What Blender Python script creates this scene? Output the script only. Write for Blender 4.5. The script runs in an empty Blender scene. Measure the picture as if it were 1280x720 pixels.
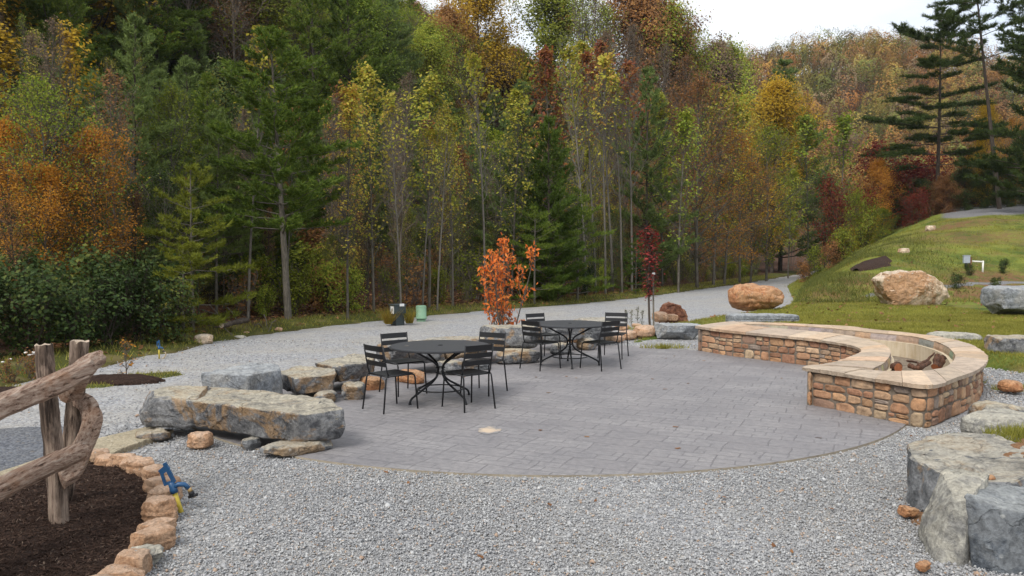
import bpy, bmesh, math, random
import numpy as np
from mathutils import Vector, noise, Matrix
R = math.radians
scn = bpy.context.scene
col = scn.collection

# ------------------------------------------------------------------ camera
H, F, PITCH = 1.95, 1000.0, math.atan(45 / 1000.0)
cam_d = bpy.data.cameras.new('camera'); cam = bpy.data.objects.new('camera', cam_d); col.objects.link(cam)
cam.location = (0, 0, H); cam.rotation_euler = (math.pi / 2 - PITCH, 0, 0)
cam_d.sensor_width = 36; cam_d.lens = 36 * F / 1280; cam_d.clip_end = 3000; cam_d.clip_start = .05
scn.camera = cam
# ------------------------------------------------------------------ world
SUN_EL, SUN_AZ = R(48), R(215)          # azimuth clockwise from +Y: the light comes from behind and left
w = bpy.data.worlds.new('World'); scn.world = w; w.use_nodes = True
nt = w.node_tree; N = nt.nodes; L = nt.links; N.clear()
out = N.new('ShaderNodeOutputWorld'); bg = N.new('ShaderNodeBackground'); bg.inputs[1].default_value = .1
sky = N.new('ShaderNodeTexSky'); sky.sky_type = 'NISHITA'; sky.sun_disc = False
sky.sun_elevation = SUN_EL; sky.sun_rotation = SUN_AZ; sky.dust_density = 2.0
tc = N.new('ShaderNodeTexCoord'); mp = N.new('ShaderNodeMapping'); mp.inputs['Scale'].default_value = (1.2, 1.2, 5.5)
nz = N.new('ShaderNodeTexNoise'); nz.inputs['Scale'].default_value = 1.7; nz.inputs['Detail'].default_value = 7; nz.inputs['Roughness'].default_value = .55
rp = N.new('ShaderNodeValToRGB'); rp.color_ramp.elements[0].position = .36; rp.color_ramp.elements[0].color = (.55, .55, .55, 1)
rp.color_ramp.elements[1].position = .56; rp.color_ramp.elements[1].color = (1, 1, 1, 1)
mx = N.new('ShaderNodeMix'); mx.data_type = 'RGBA'; mx.inputs[7].default_value = (5.5, 5.7, 5.95, 1)
L.new(tc.outputs['Generated'], mp.inputs[0]); L.new(mp.outputs[0], nz.inputs[0]); L.new(nz.outputs[0], rp.inputs[0])
L.new(rp.outputs[0], mx.inputs[0]); L.new(sky.outputs[0], mx.inputs[6]); L.new(mx.outputs[2], bg.inputs[0]); L.new(bg.outputs[0], out.inputs[0])
# ------------------------------------------------------------------ sun
sd = bpy.data.lights.new('sun', 'SUN'); sd.energy = 1.4; sd.angle = R(22); sd.color = (1, .965, .91)
so = bpy.data.objects.new('sun', sd); col.objects.link(so); so.location = (0, 0, 60)
so.rotation_euler = (math.pi / 2 - SUN_EL, 0, -SUN_AZ + math.pi)
vs = scn.view_settings; vs.view_transform = 'Standard'; vs.look = 'None'; vs.gamma = 1; vs.exposure = 1.05
scn.cycles.max_bounces = 5; scn.cycles.diffuse_bounces = 3; scn.cycles.glossy_bounces = 2; scn.cycles.transmission_bounces = 3

# ================================================================== helpers
def ray(px, py):
    c, s = math.cos(PITCH), math.sin(PITCH)
    return Vector((px - 640, F * c + (360 - py) * s, -F * s + (360 - py) * c))
def G(px, py, z=0.0):
    d = ray(px, py); t = (z - H) / d.z
    return Vector((d.x * t, d.y * t, z))
def D(px, py, Y):
    d = ray(px, py); t = Y / d.y
    return Vector((d.x * t, Y, H + d.z * t))
def props(o, label=None, cat=None, group=None, kind=None):
    if label: o['label'] = label
    if cat: o['category'] = cat
    if group: o['group'] = group
    if kind: o['kind'] = kind
    return o
def link(name, me, parent=None):
    o = bpy.data.objects.new(name, me); col.objects.link(o)
    if parent: o.parent = parent
    return o
def empty(name, loc=(0, 0, 0), rz=0):
    o = bpy.data.objects.new(name, None); col.objects.link(o); o.location = loc; o.rotation_euler = (0, 0, rz); o.empty_display_size = .1
    return o
def copy_tree(o, parent=None):
    c = o.copy(); col.objects.link(c); c.parent = parent
    for ch in kids.get(o.name, list(o.children)): copy_tree(ch, c)
    return c
kids = {}
class MB:
    def __init__(s): s.v = []; s.f = []; s.c = []; s.m = []
    def add(s, vs_, fs, c=None, m=0):
        b = len(s.v); s.v += [tuple(v) for v in vs_]
        for f in fs: s.f.append(tuple(b + i for i in f)); s.c.append(c or (1, 1, 1)); s.m.append(m)
    def box(s, c, d, rz=0, m=0, colr=None, M=None):
        vs_ = []
        for x in (-.5, .5):
            for y in (-.5, .5):
                for z in (-.5, .5):
                    X, Y, Z = x * d[0], y * d[1], z * d[2]
                    p = Vector((X * math.cos(rz) - Y * math.sin(rz), X * math.sin(rz) + Y * math.cos(rz), Z))
                    if M is not None: p = M @ p
                    vs_.append(p + Vector(c))
        s.add(vs_, [(0, 1, 3, 2), (4, 6, 7, 5), (0, 4, 5, 1), (2, 3, 7, 6), (0, 2, 6, 4), (1, 5, 7, 3)], colr, m)
    def tube(s, pts, rad, n=8, m=0, caps=True, colr=None, flat=None):
        pts = [Vector(p) for p in pts]
        if not hasattr(rad, '__len__'): rad = [rad] * len(pts)
        vs_ = []; up = None
        for i, p in enumerate(pts):
            t = (pts[min(i + 1, len(pts) - 1)] - pts[max(i - 1, 0)]).normalized()
            if up is None:
                up = Vector((0, 0, 1)) if abs(t.z) < .9 else Vector((1, 0, 0))
            u = t.cross(up).normalized(); v_ = u.cross(t).normalized(); up = v_
            for k in range(n):
                a = 2 * math.pi * k / n
                vs_.append(p + u * (math.cos(a) * rad[i] * (flat or 1)) + v_ * (math.sin(a) * rad[i]))
        fs = []
        for i in range(len(pts) - 1):
            for k in range(n):
                k2 = (k + 1) % n
                fs.append((i * n + k, i * n + k2, (i + 1) * n + k2, (i + 1) * n + k))
        if caps: fs.append(tuple(range(n - 1, -1, -1))); fs.append(tuple((len(pts) - 1) * n + k for k in range(n)))
        s.add(vs_, fs, colr, m)
    def build(s, name, mats, parent=None, smooth=False, colors=False):
        me = bpy.data.meshes.new(name); me.from_pydata(s.v, [], s.f)
        if not isinstance(mats, (list, tuple)): mats = [mats]
        for m in mats: me.materials.append(m)
        if len(mats) > 1: me.polygons.foreach_set('material_index', s.m)
        if smooth: me.polygons.foreach_set('use_smooth', [True] * len(s.f))
        if colors:
            at = me.color_attributes.new('Col', 'FLOAT_COLOR', 'CORNER'); arr = []
            for p, c in zip(me.polygons, s.c): arr += (list(c) + [1.0]) * p.loop_total
            at.data.foreach_set('color', arr)
        me.update(); return link(name, me, parent)
def np_mesh(name, V, Fc, mat, parent=None, smooth=False, colr=None):
    """V (n,3) Fc (m,k) k constant"""
    me = bpy.data.meshes.new(name); m, k = Fc.shape
    me.vertices.add(len(V)); me.vertices.foreach_set('co', np.asarray(V, dtype=np.float32).ravel())
    me.loops.add(m * k); me.loops.foreach_set('vertex_index', np.asarray(Fc, dtype=np.int32).ravel())
    me.polygons.add(m); me.polygons.foreach_set('loop_start', np.arange(0, m * k, k, dtype=np.int32))
    me.polygons.foreach_set('loop_total', np.full(m, k, dtype=np.int32))
    if smooth: me.polygons.foreach_set('use_smooth', np.ones(m, dtype=bool))
    me.materials.append(mat)
    if colr is not None:
        at = me.color_attributes.new('Col', 'FLOAT_COLOR', 'POINT')
        at.data.foreach_set('color', np.concatenate([colr, np.ones((len(V), 1))], 1).astype(np.float32).ravel())
    me.update(calc_edges=True); me.validate()
    return link(name, me, parent)

# ------------------------------------------------------------------ materials
class NT:
    """small node-graph helper"""
    def __init__(s, name):
        s.m = bpy.data.materials.new(name); s.m.use_nodes = True; s.t = s.m.node_tree
        s.b = s.t.nodes['Principled BSDF']; s.out = s.t.nodes['Material Output']
        s.b.inputs['Specular IOR Level'].default_value = .25
    def n(s, ty, **kw):
        x = s.t.nodes.new(ty)
        for k, v in kw.items():
            if k in x.inputs.keys(): x.inputs[k].default_value = v
            else: setattr(x, k, v)
        return x
    def l(s, a, b): s.t.links.new(a, b)
    def coord(s, kind='Object', scale=(1, 1, 1)):
        c = s.n('ShaderNodeTexCoord'); m = s.n('ShaderNodeMapping'); m.inputs['Scale'].default_value = scale
        s.l(c.outputs[kind], m.inputs[0]); return m.outputs[0]
    def pos(s, scale=(1, 1, 1), rot=(0, 0, 0)):
        c = s.n('ShaderNodeNewGeometry'); m = s.n('ShaderNodeMapping'); m.inputs['Scale'].default_value = scale; m.inputs['Rotation'].default_value = rot
        s.l(c.outputs['Position'], m.inputs[0]); return m.outputs[0]
    def noise(s, co, scale, det=5, rough=.6, dist=0):
        x = s.n('ShaderNodeTexNoise', Scale=scale, Detail=det, Roughness=rough, Distortion=dist); s.l(co, x.inputs['Vector']); return x.outputs[0]
    def vor(s, co, scale, feature='F1', out=0, rnd=1):
        x = s.n('ShaderNodeTexVoronoi', feature=feature); x.inputs['Scale'].default_value = scale
        x.inputs['Randomness'].default_value = rnd; s.l(co, x.inputs['Vector']); return x.outputs[out]
    def ramp(s, fac, stops, interp='LINEAR'):
        x = s.n('ShaderNodeValToRGB'); cr = x.color_ramp; cr.interpolation = interp
        while len(cr.elements) < len(stops): cr.elements.new(.5)
        for e, (p, c) in zip(cr.elements, stops):
            e.position = p; e.color = (c, c, c, 1) if not hasattr(c, '__len__') else (*c, 1)
        s.l(fac, x.inputs[0]); return x.outputs[0]
    def mix(s, fac, a, b, mode='MIX'):
        x = s.n('ShaderNodeMix', data_type='RGBA', blend_type=mode)
        for i, v in ((0, fac), (6, a), (7, b)):
            if hasattr(v, 'is_linked'): s.l(v, x.inputs[i])
            elif hasattr(v, '__len__'): x.inputs[i].default_value = (*v, 1)
            else: x.inputs[i].default_value = v if i == 0 else (v, v, v, 1)
        return x.outputs[2]
    def math(s, op, a, b=0.0):
        x = s.n('ShaderNodeMath', operation=op)
        for i, v in ((0, a), (1, b)):
            if hasattr(v, 'is_linked'): s.l(v, x.inputs[i])
            else: x.inputs[i].default_value = v
        return x.outputs[0]
    def bump(s, h, strength=.5, dist=.02, prev=None):
        x = s.n('ShaderNodeBump'); x.inputs['Strength'].default_value = strength; x.inputs['Distance'].default_value = dist
        s.l(h, x.inputs['Height'])
        if prev is not None: s.l(prev, x.inputs['Normal'])
        return x.outputs[0]
    def done(s, colr=None, rough=.8, nrm=None, spec=None, metal=0):
        if colr is not None:
            if hasattr(colr, 'is_linked'): s.l(colr, s.b.inputs['Base Color'])
            else: s.b.inputs['Base Color'].default_value = (*colr, 1)
        if hasattr(rough, 'is_linked'): s.l(rough, s.b.inputs['Roughness'])
        else: s.b.inputs['Roughness'].default_value = rough
        if nrm is not None: s.l(nrm, s.b.inputs['Normal'])
        if spec is not None: s.b.inputs['Specular IOR Level'].default_value = spec
        s.b.inputs['Metallic'].default_value = metal
        return s.m
def simple(name, c, rough=.6, var=.15, scale=30, spec=.3, bump=.1):
    t = NT(name); co = t.coord('Object'); n = t.noise(co, scale)
    cc = t.ramp(n, [(.3, tuple(x * (1 - var) for x in c)), (.7, tuple(min(1, x * (1 + var)) for x in c))])
    return t.done(cc, rough, t.bump(n, bump, .005), spec)

def m_gravel(name, tint=(1, 1, 1), pile=True):
    t = NT(name); p = t.pos()
    v = t.vor(p, 34, out=0); vc = t.vor(p, 34, out=1)
    sep = t.n('ShaderNodeSeparateColor'); t.l(vc, sep.inputs[0])
    g = t.ramp(sep.outputs[0], [(0, (.20, .20, .21)), (.3, (.30, .30, .31)), (.6, (.39, .39, .395)), (.9, (.47, .47, .47)), (1, (.38, .33, .27))])
    big = t.noise(p, .55, 4); mid = t.noise(p, 4, 5)
    g = t.mix(t.ramp(big, [(.42, 0), (.62, .55)]), g, t.mix(mid, (.36, .33, .28), (.44, .41, .36)))
    # wheel-track streaks of packed fines along the drive
    g = t.mix(.55, g, t.ramp(mid, [(.3, .7), (.7, 1.0)]), 'MULTIPLY')
    g = t.mix(1, g, tint, 'MULTIPLY')
    nb = t.bump(t.ramp(v, [(0, 1), (.7, 0)]), .8, .02); nb = t.bump(mid, .3, .05, nb)
    return t.done(g, .9, nb)
def m_pebble():
    t = NT('pebble_stone'); g = t.n('ShaderNodeNewGeometry'); r = g.outputs['Random Per Island']
    c = t.ramp(r, [(0, (.24, .245, .25)), (.2, (.30, .30, .305)), (.5, (.36, .36, .36)), (.75, (.42, .42, .415)), (.94, (.54, .54, .53)), (.965, (.40, .28, .2)), (1, (.45, .36, .28))])
    p = t.pos(); c = t.mix(.5, c, t.ramp(t.noise(p, 90), [(.3, .6), (.7, 1.2)]), 'MULTIPLY')
    return t.done(c, .8)
def m_patio():
    t = NT('stamped_concrete'); p = t.pos(rot=(0, 0, R(24)))
    wn = t.n('ShaderNodeTexNoise', Scale=2.5, Detail=4); t.l(p, wn.inputs['Vector'])
    q = t.n('ShaderNodeVectorMath', operation='MULTIPLY_ADD'); t.l(wn.outputs[1], q.inputs[0]); q.inputs[1].default_value = (.09, .09, 0); t.l(p, q.inputs[2])
    def brick(scale, w_, h_, off, sq, sqf, mort):
        b = t.n('ShaderNodeTexBrick'); b.inputs['Scale'].default_value = scale; b.inputs['Brick Width'].default_value = w_; b.inputs['Row Height'].default_value = h_
        b.inputs['Mortar Size'].default_value = mort; b.inputs['Mortar Smooth'].default_value = .6; b.inputs['Color1'].default_value = (.0, 0, 0, 1); b.inputs['Color2'].default_value = (1, 1, 1, 1)
        b.offset = off; b.squash = sq; b.squash_frequency = sqf; t.l(q.outputs[0], b.inputs[0]); return b
    b = brick(1, .62, .30, .37, 1, 2, .009); b2 = brick(1, .31, .15, .41, 1, 2, .008)
    half = t.ramp(b.outputs[0], [(.42, 0), (.45, 1)]); mort = t.math('MAXIMUM', b.outputs[1], t.math('MULTIPLY', b2.outputs[1], half))
    n1 = t.noise(p, 1.3, 6, .6); n2 = t.noise(p, 14, 8, .7); n3 = t.noise(p, 60, 4)
    c = t.ramp(b.outputs[0], [(0, (.205, .198, .200)), (1, (.24, .233, .233))])
    c = t.mix(.75, c, t.ramp(n2, [(.25, (.58, .57, .6)), (.75, (1.42, 1.38, 1.36))]), 'MULTIPLY')
    c = t.mix(.6, c, t.ramp(n1, [(.3, (.76, .76, .78)), (.7, (1.22, 1.20, 1.17))]), 'MULTIPLY')
    c = t.mix(t.math('MULTIPLY', mort, t.ramp(n1, [(.3, .15), (.7, .48)])), c, (.115, .11, .117))
    h = t.math('SUBTRACT', t.math('ADD', t.math('MULTIPLY', n2, .9), t.math('MULTIPLY', n3, .25)), t.math('MULTIPLY', mort, .7))
    return t.done(c, t.ramp(n2, [(.3, .5), (.7, .72)]), t.bump(h, .75, .012), .35)
def m_rock(name, base, dark, stain, top, stain_amt=.5, top_amt=.5, sc=1.0):
    t = NT(name); oi = t.n('ShaderNodeObjectInfo'); tcx = t.n('ShaderNodeTexCoord')
    ad = t.n('ShaderNodeVectorMath', operation='ADD'); t.l(tcx.outputs['Object'], ad.inputs[0])
    cm = t.n('ShaderNodeCombineXYZ'); r = t.math('MULTIPLY', oi.outputs['Random'], 37.0)
    for i in range(3): t.l(r, cm.inputs[i])
    t.l(cm.outputs[0], ad.inputs[1]); co = ad.outputs[0]
    n1 = t.noise(co, 1.8 * sc, 7, .65, .6); n2 = t.noise(co, 7 * sc, 9, .72, .3); n3 = t.noise(co, 30 * sc, 6, .7)
    st = t.n('ShaderNodeMapping'); st.inputs['Scale'].default_value = (1, 1, 2.2); st.inputs['Rotation'].default_value = (R(12), R(8), 0); t.l(co, st.inputs[0])
    n4 = t.noise(st.outputs[0], 4 * sc, 8, .7, .4)
    c = t.mix(t.ramp(n2, [(.40, 0), (.58, 1)]), dark, base)
    c = t.mix(t.ramp(n1, [(.51, 0), (.57, stain_amt)]), c, t.mix(t.ramp(n4, [(.35, 0), (.65, 1)]), stain, tuple(x * .6 for x in stain)))
    g = t.n('ShaderNodeSeparateXYZ'); ge = t.n('ShaderNodeTexCoord'); t.l(ge.outputs['Normal'], g.inputs[0])
    tp = t.math('MULTIPLY', t.ramp(g.outputs[2], [(.62, 0), (.9, 1)]), t.ramp(n2, [(.30, .15), (.55, top_amt)]))
    c = t.mix(tp, c, top)
    c = t.mix(.55, c, t.ramp(n4, [(.25, .5), (.5, 1.0), (.8, 1.4)]), 'MULTIPLY')
    c = t.mix(.85, c, t.ramp(n3, [(.3, .55), (.7, 1.4)]), 'MULTIPLY')
    wv = t.n('ShaderNodeVectorMath', operation='MULTIPLY_ADD'); wn = t.n('ShaderNodeTexNoise', Scale=3.0 * sc, Detail=5); t.l(co, wn.inputs['Vector']); t.l(wn.outputs[1], wv.inputs[0]); wv.inputs[1].default_value = (.5 / sc,) * 3; t.l(co, wv.inputs[2])
    ck = t.vor(wv.outputs[0], 2.3 * sc, 'DISTANCE_TO_EDGE'); crk = t.math('MULTIPLY', t.ramp(ck, [(.0, 1), (.022, 0)]), t.ramp(n1, [(.42, 0), (.55, 1)])); c = t.mix(t.math('MULTIPLY', crk, .3), c, tuple(x * .45 for x in dark))
    # pale lichen flecks
    v = t.vor(co, 11 * sc); c = t.mix(t.math('MULTIPLY', t.ramp(v, [(.10, 1), (.2, 0)]), t.ramp(n1, [(.45, 0), (.55, .5)])), c, (.5, .5, .47))
    nb = t.bump(n4, .45, .03); nb = t.bump(n2, .9, .05, nb); nb = t.bump(n3, .8, .015, nb); nb = t.bump(t.math('MULTIPLY', crk, -1.0), .6, .02, nb)
    return t.done(c, .85, nb)
ROCK = {
 'grey': m_rock('grey_boulder_stone', (.25, .255, .26), (.10, .105, .11), (.40, .26, .13), (.44, .40, .32), .75, .85),
 'blue': m_rock('bluish_boulder_stone', (.30, .315, .33), (.15, .16, .17), (.42, .40, .36), (.42, .43, .43), .5, .6),
 'dark': m_rock('dark_boulder_stone', (.25, .25, .25), (.08, .082, .088), (.42, .27, .14), (.46, .41, .31), .8, .85),
 'slate': m_rock('slate_boulder_stone', (.17, .19, .21), (.07, .08, .095), (.30, .31, .31), (.36, .37, .36), .5, .8),
 'pale': m_rock('pale_boulder_stone', (.44, .42, .36), (.22, .215, .2), (.38, .35, .28), (.50, .46, .37), .5, .7),
 'tan': m_rock('tan_boulder_stone', (.62, .50, .37), (.42, .29, .18), (.46, .24, .11), (.64, .57, .46), .8, .6, .55),
 'orange': m_rock('orange_boulder_stone', (.50, .25, .12), (.30, .13, .06), (.56, .34, .18), (.56, .36, .22), .6, .4),
 'red': m_rock('red_brown_boulder_stone', (.30, .13, .075), (.13, .055, .035), (.38, .2, .1), (.36, .2, .13), .6, .4),
 'edge': m_rock('orange_edging_stone', (.60, .38, .24), (.44, .25, .14), (.60, .42, .29), (.62, .45, .33), .6, .6, 1.6),
}
def m_attr(name, rough=.85, sc=1.0, bump=.6, var=.5, spec=.25):
    t = NT(name); a = t.n('ShaderNodeAttribute'); a.attribute_name = 'Col'; p = t.pos()
    n1 = t.noise(p, 9 * sc, 7, .7, .5); n2 = t.noise(p, 45 * sc, 6, .7)
    c = t.mix(var + .3, a.outputs['Color'], t.ramp(n1, [(.28, (.45, .42, .4)), (.5, (1, 1, 1)), (.75, (1.5, 1.42, 1.3))]), 'MULTIPLY')
    c = t.mix(var, c, t.ramp(n2, [(.3, .7), (.7, 1.25)]), 'MULTIPLY')
    return t.done(c, rough, t.bump(n2, bump * .7, .008, t.bump(n1, bump, .025)), spec)
M_STONE = m_attr('veneer_stone'); M_CAP = m_attr('flagstone', .75, .6, .35, .35)
M_MORTAR = simple('mortar', (.17, .14, .11), .95, .3, 25, .1, .6)
def m_liner():
    t = NT('sand_liner'); p = t.pos(scale=(3, 3, .6)); n = t.noise(p, 4, 6); n2 = t.noise(t.pos(), 30, 5)
    c = t.ramp(n, [(.3, (.46, .36, .23)), (.6, (.58, .49, .36))]); return t.done(c, .9, t.bump(n2, .4, .01))
M_LINER = m_liner()
M_METAL = NT('black_powder_coat').done((.013, .0135, .015), .45, spec=.35)
def m_mulch():
    t = NT('dark_mulch'); p = t.pos(scale=(1, 2.2, 1)); n = t.noise(p, 22, 9, .75, 1.2); n2 = t.noise(t.pos(), 3, 4)
    c = t.ramp(n, [(.3, (.018, .011, .008)), (.52, (.052, .031, .023)), (.7, (.105, .066, .048))])
    c = t.mix(.5, c, t.ramp(n2, [(.3, .7), (.7, 1.2)]), 'MULTIPLY')
    return t.done(c, .95, t.bump(n, 1, .04), .15)
M_MULCH = m_mulch()
def m_bark(name, a, b, sc=1.0, st=6):
    t = NT(name); co = t.coord('Object', (st, st, .7)); n = t.noise(co, 5 * sc, 7, .75, .5); n2 = t.noise(t.coord('Object'), 6, 4)
    oi = t.n('ShaderNodeObjectInfo')
    c = t.ramp(n, [(.33, a), (.66, b)]); c = t.mix(.6, c, t.ramp(n2, [(.3, .65), (.7, 1.2)]), 'MULTIPLY')
    c = t.mix(.6, c, t.ramp(oi.outputs['Random'], [(0, .65), (1, 1.2)]), 'MULTIPLY')
    return t.done(c, .9, t.bump(n, .9, .02), .15)
BARK_GREY = m_bark('grey_bark', (.065, .058, .045), (.21, .185, .15)); BARK_BROWN = m_bark('brown_bark', (.04, .03, .024), (.13, .105, .085))
BARK_PALE = m_bark('pale_bark', (.09, .08, .066), (.25, .225, .185)); BARK_TWIG = m_bark('twig_bark', (.10, .08, .065), (.23, .195, .16))
def m_wood():
    t = NT('weathered_rail_wood'); co = t.coord('Object', (24, .55, 22)); n = t.noise(co, 2.0, 9, .75, .1); n2 = t.noise(t.coord('Object'), 5, 5)
    c = t.ramp(n, [(.38, (.045, .026, .018)), (.44, (.27, .17, .12)), (.56, (.44, .325, .25)), (.72, (.58, .48, .40))])
    c = t.mix(t.ramp(n2, [(.52, 0), (.66, .5)]), c, (.34, .18, .10)); return t.done(c, .8, t.bump(n, 1, .03), .2)
M_RAIL = m_wood()
def m_post():
    t = NT('post_wood'); n = t.noise(t.coord('Object', (11, 11, .8)), 3.5, 8, .75, .3); n2 = t.noise(t.coord('Object', (3, 3, 1.1)), 2.4, 6, .6, .4)
    c = t.ramp(n, [(.36, (.06, .04, .03)), (.46, (.30, .22, .17)), (.62, (.46, .36, .28))]); bk = t.ramp(n, [(.42, (.03, .022, .018)), (.6, (.17, .12, .09))])
    c = t.mix(t.ramp(n2, [(.44, 0), (.54, .9)]), c, bk); return t.done(c, .9, t.bump(n, 1, .03, t.bump(n2, .5, .02)), .15)
M_POST = m_post()
M_ENDGRAIN = simple('cut_wood_end', (.40, .32, .24), .85, .2, 20)
def m_leaf(name, stops, trans=.45, var=.5):
    t = NT(name); g = t.n('ShaderNodeNewGeometry'); oi = t.n('ShaderNodeObjectInfo')
    fac = t.math('ADD', t.math('MULTIPLY', g.outputs['Random Per Island'], .65), t.math('MULTIPLY', oi.outputs['Random'], .35))
    c = t.ramp(fac, stops)
    # clumps of older and younger leaves through the crown
    n = t.noise(t.coord('Object'), 1.1, 3); c = t.mix(var, c, t.ramp(n, [(.35, .6), (.65, 1.35)]), 'MULTIPLY')
    b = t.b; t.done(c, .7, None, .2)
    tr = t.n('ShaderNodeBsdfTranslucent'); t.l(c, tr.inputs[0]); ms = t.n('ShaderNodeMixShader'); ms.inputs[0].default_value = trans
    t.l(b.outputs[0], ms.inputs[1]); t.l(tr.outputs[0], ms.inputs[2]); t.l(ms.outputs[0], t.out.inputs[0])
    return t.m
LF = {
 'pine': m_leaf('pine_needles', [(0, (0.055, 0.094, 0.016)), (.5, (0.116, 0.176, 0.026)), (1, (0.228, 0.275, 0.039))], .42),
 'blue_pine': m_leaf('blue_pine_needles', [(0, (0.085, 0.121, 0.037)), (.5, (0.169, 0.231, 0.069)), (1, (0.283, 0.353, 0.095))], .42),
 'lime_pine': m_leaf('lime_pine_needles', [(0, (0.116, 0.132, 0.016)), (.5, (0.212, 0.238, 0.028)), (1, (0.328, 0.317, 0.041))], .42),
 'dark_pine': m_leaf('dark_pine_needles', [(0, (0.030, 0.046, 0.013)), (.5, (0.058, 0.088, 0.021)), (1, (0.111, 0.145, 0.029))], .42),
 'poplar': m_leaf('poplar_leaves', [(0, (0.150, 0.206, 0.029)), (.35, (0.332, 0.344, 0.044)), (.7, (0.572, 0.467, 0.073)), (1, (0.542, 0.259, 0.073))]),
 'poplar_green': m_leaf('green_poplar_leaves', [(0, (0.120, 0.186, 0.026)), (.5, (0.258, 0.336, 0.040)), (1, (0.515, 0.486, 0.066))]),
 'poplar_red': m_leaf('reddish_poplar_leaves', [(0, (0.368, 0.237, 0.048)), (.4, (0.345, 0.125, 0.048)), (.7, (0.230, 0.062, 0.036)), (1, (0.414, 0.338, 0.060))]),
 'orange': m_leaf('orange_leaves', [(0, (0.268, 0.114, 0.023)), (.5, (0.506, 0.226, 0.032)), (1, (0.684, 0.355, 0.047))]),
 'brown': m_leaf('russet_leaves', [(0, (0.169, 0.082, 0.039)), (.5, (0.321, 0.155, 0.058)), (1, (0.506, 0.273, 0.078))]),
 'yellow': m_leaf('golden_leaves', [(0, (0.265, 0.179, 0.014)), (.5, (0.476, 0.304, 0.024)), (1, (0.608, 0.414, 0.036))]),
 'tan': m_leaf('tan_leaves', [(0, (.13, .095, .065)), (.5, (.21, .15, .095)), (1, (.32, .21, .11))]),
 'green': m_leaf('green_leaves', [(0, (0.098, 0.130, 0.015)), (.5, (0.196, 0.230, 0.025)), (1, (0.350, 0.348, 0.038))]),
 'dark': m_leaf('dark_evergreen_leaves', [(0, (0.019, 0.038, 0.011)), (.6, (0.053, 0.087, 0.020)), (.9, (0.132, 0.147, 0.028)), (1, (0.378, 0.294, 0.041))], .2),
 'crimson': m_leaf('crimson_leaves', [(0, (.09, .012, .012)), (.5, (.18, .028, .022)), (.8, (.26, .07, .03)), (1, (.20, .14, .03))]),
 'scarlet': m_leaf('scarlet_orange_leaves', [(0, (.62, .12, .025)), (.5, (.85, .24, .05)), (1, (.88, .38, .09))], .4, .3),
 'maroon': m_leaf('maroon_leaves', [(0, (0.182, 0.021, 0.023)), (.5, (0.312, 0.046, 0.039)), (1, (0.429, 0.104, 0.052))], .35, .3),
}
def m_ground():
    t = NT('forest_floor_and_verge'); a = t.n('ShaderNodeAttribute'); a.attribute_name = 'Col'; s = t.n('ShaderNodeSeparateColor'); t.l(a.outputs['Color'], s.inputs[0])
    p = t.pos(); n = t.noise(p, 1.2, 6); n2 = t.noise(p, 25, 8, .75)
    litter = t.ramp(n2, [(.3, (.030, .018, .012)), (.55, (.085, .045, .028)), (.75, (.17, .09, .05))])
    grass = t.ramp(n2, [(.3, (.045, .055, .012)), (.6, (.10, .12, .025)), (.8, (.19, .18, .06))])
    grass = t.mix(t.ramp(n, [(.5, 0), (.66, .7)]), grass, (.22, .17, .08))
    f = t.math('MULTIPLY', s.outputs[0], t.ramp(n, [(.25, .6), (.6, 1.0)]))
    return t.done(t.mix(f, litter, grass), .95, t.bump(n2, .8, .05), .1)
def m_lawn():
    t = NT('lawn_grass'); a = t.n('ShaderNodeAttribute'); a.attribute_name = 'Col'; s = t.n('ShaderNodeSeparateColor'); t.l(a.outputs['Color'], s.inputs[0])
    p = t.pos(); n = t.noise(p, .45, 6, .65); n1 = t.noise(p, 2.5, 6, .7); n2 = t.noise(p, 22, 8, .75); n3 = t.noise(t.pos(rot=(0, 0, 1)), .9, 5, .65)
    g = t.ramp(n2, [(.25, (.10, .125, .022)), (.5, (.19, .215, .038)), (.75, (.30, .30, .08))])
    g = t.mix(t.ramp(n, [(.40, .9), (.56, 0)]), g, t.ramp(n2, [(.25, (.03, .055, .012)), (.7, (.085, .13, .03))]))
    g = t.mix(t.ramp(n3, [(.52, 0), (.68, .75)]), g, t.ramp(n2, [(.3, (.14, .10, .035)), (.7, (.27, .20, .08))]))
    soil = t.ramp(n2, [(.3, (.12, .055, .028)), (.7, (.27, .15, .08))])
    sf = t.math('MULTIPLY', s.outputs[1], t.ramp(n1, [(.36, 0), (.55, 1)])); g = t.mix(sf, g, soil)
    gr = t.ramp(t.vor(p, 22), [(0, (.12, .115, .115)), (.7, (.23, .225, .225))]); g = t.mix(t.ramp(s.outputs[2], [(.35, 0), (.6, 1)]), g, gr)
    return t.done(g, .95, t.bump(n2, .9, .05, t.bump(n1, .5, .1)), .1)
M_GRASSBLADE = m_leaf('grass_blades', [(0, (.14, .15, .025)), (.5, (.27, .26, .045)), (.85, (.38, .34, .08)), (1, (.48, .38, .15))], .4, .5)
M_LITTER = m_leaf('fallen_leaves', [(0, (.10, .045, .02)), (.5, (.22, .10, .04)), (.8, (.34, .20, .09)), (1, (.4, .14, .04))], .1, .3)

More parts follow.
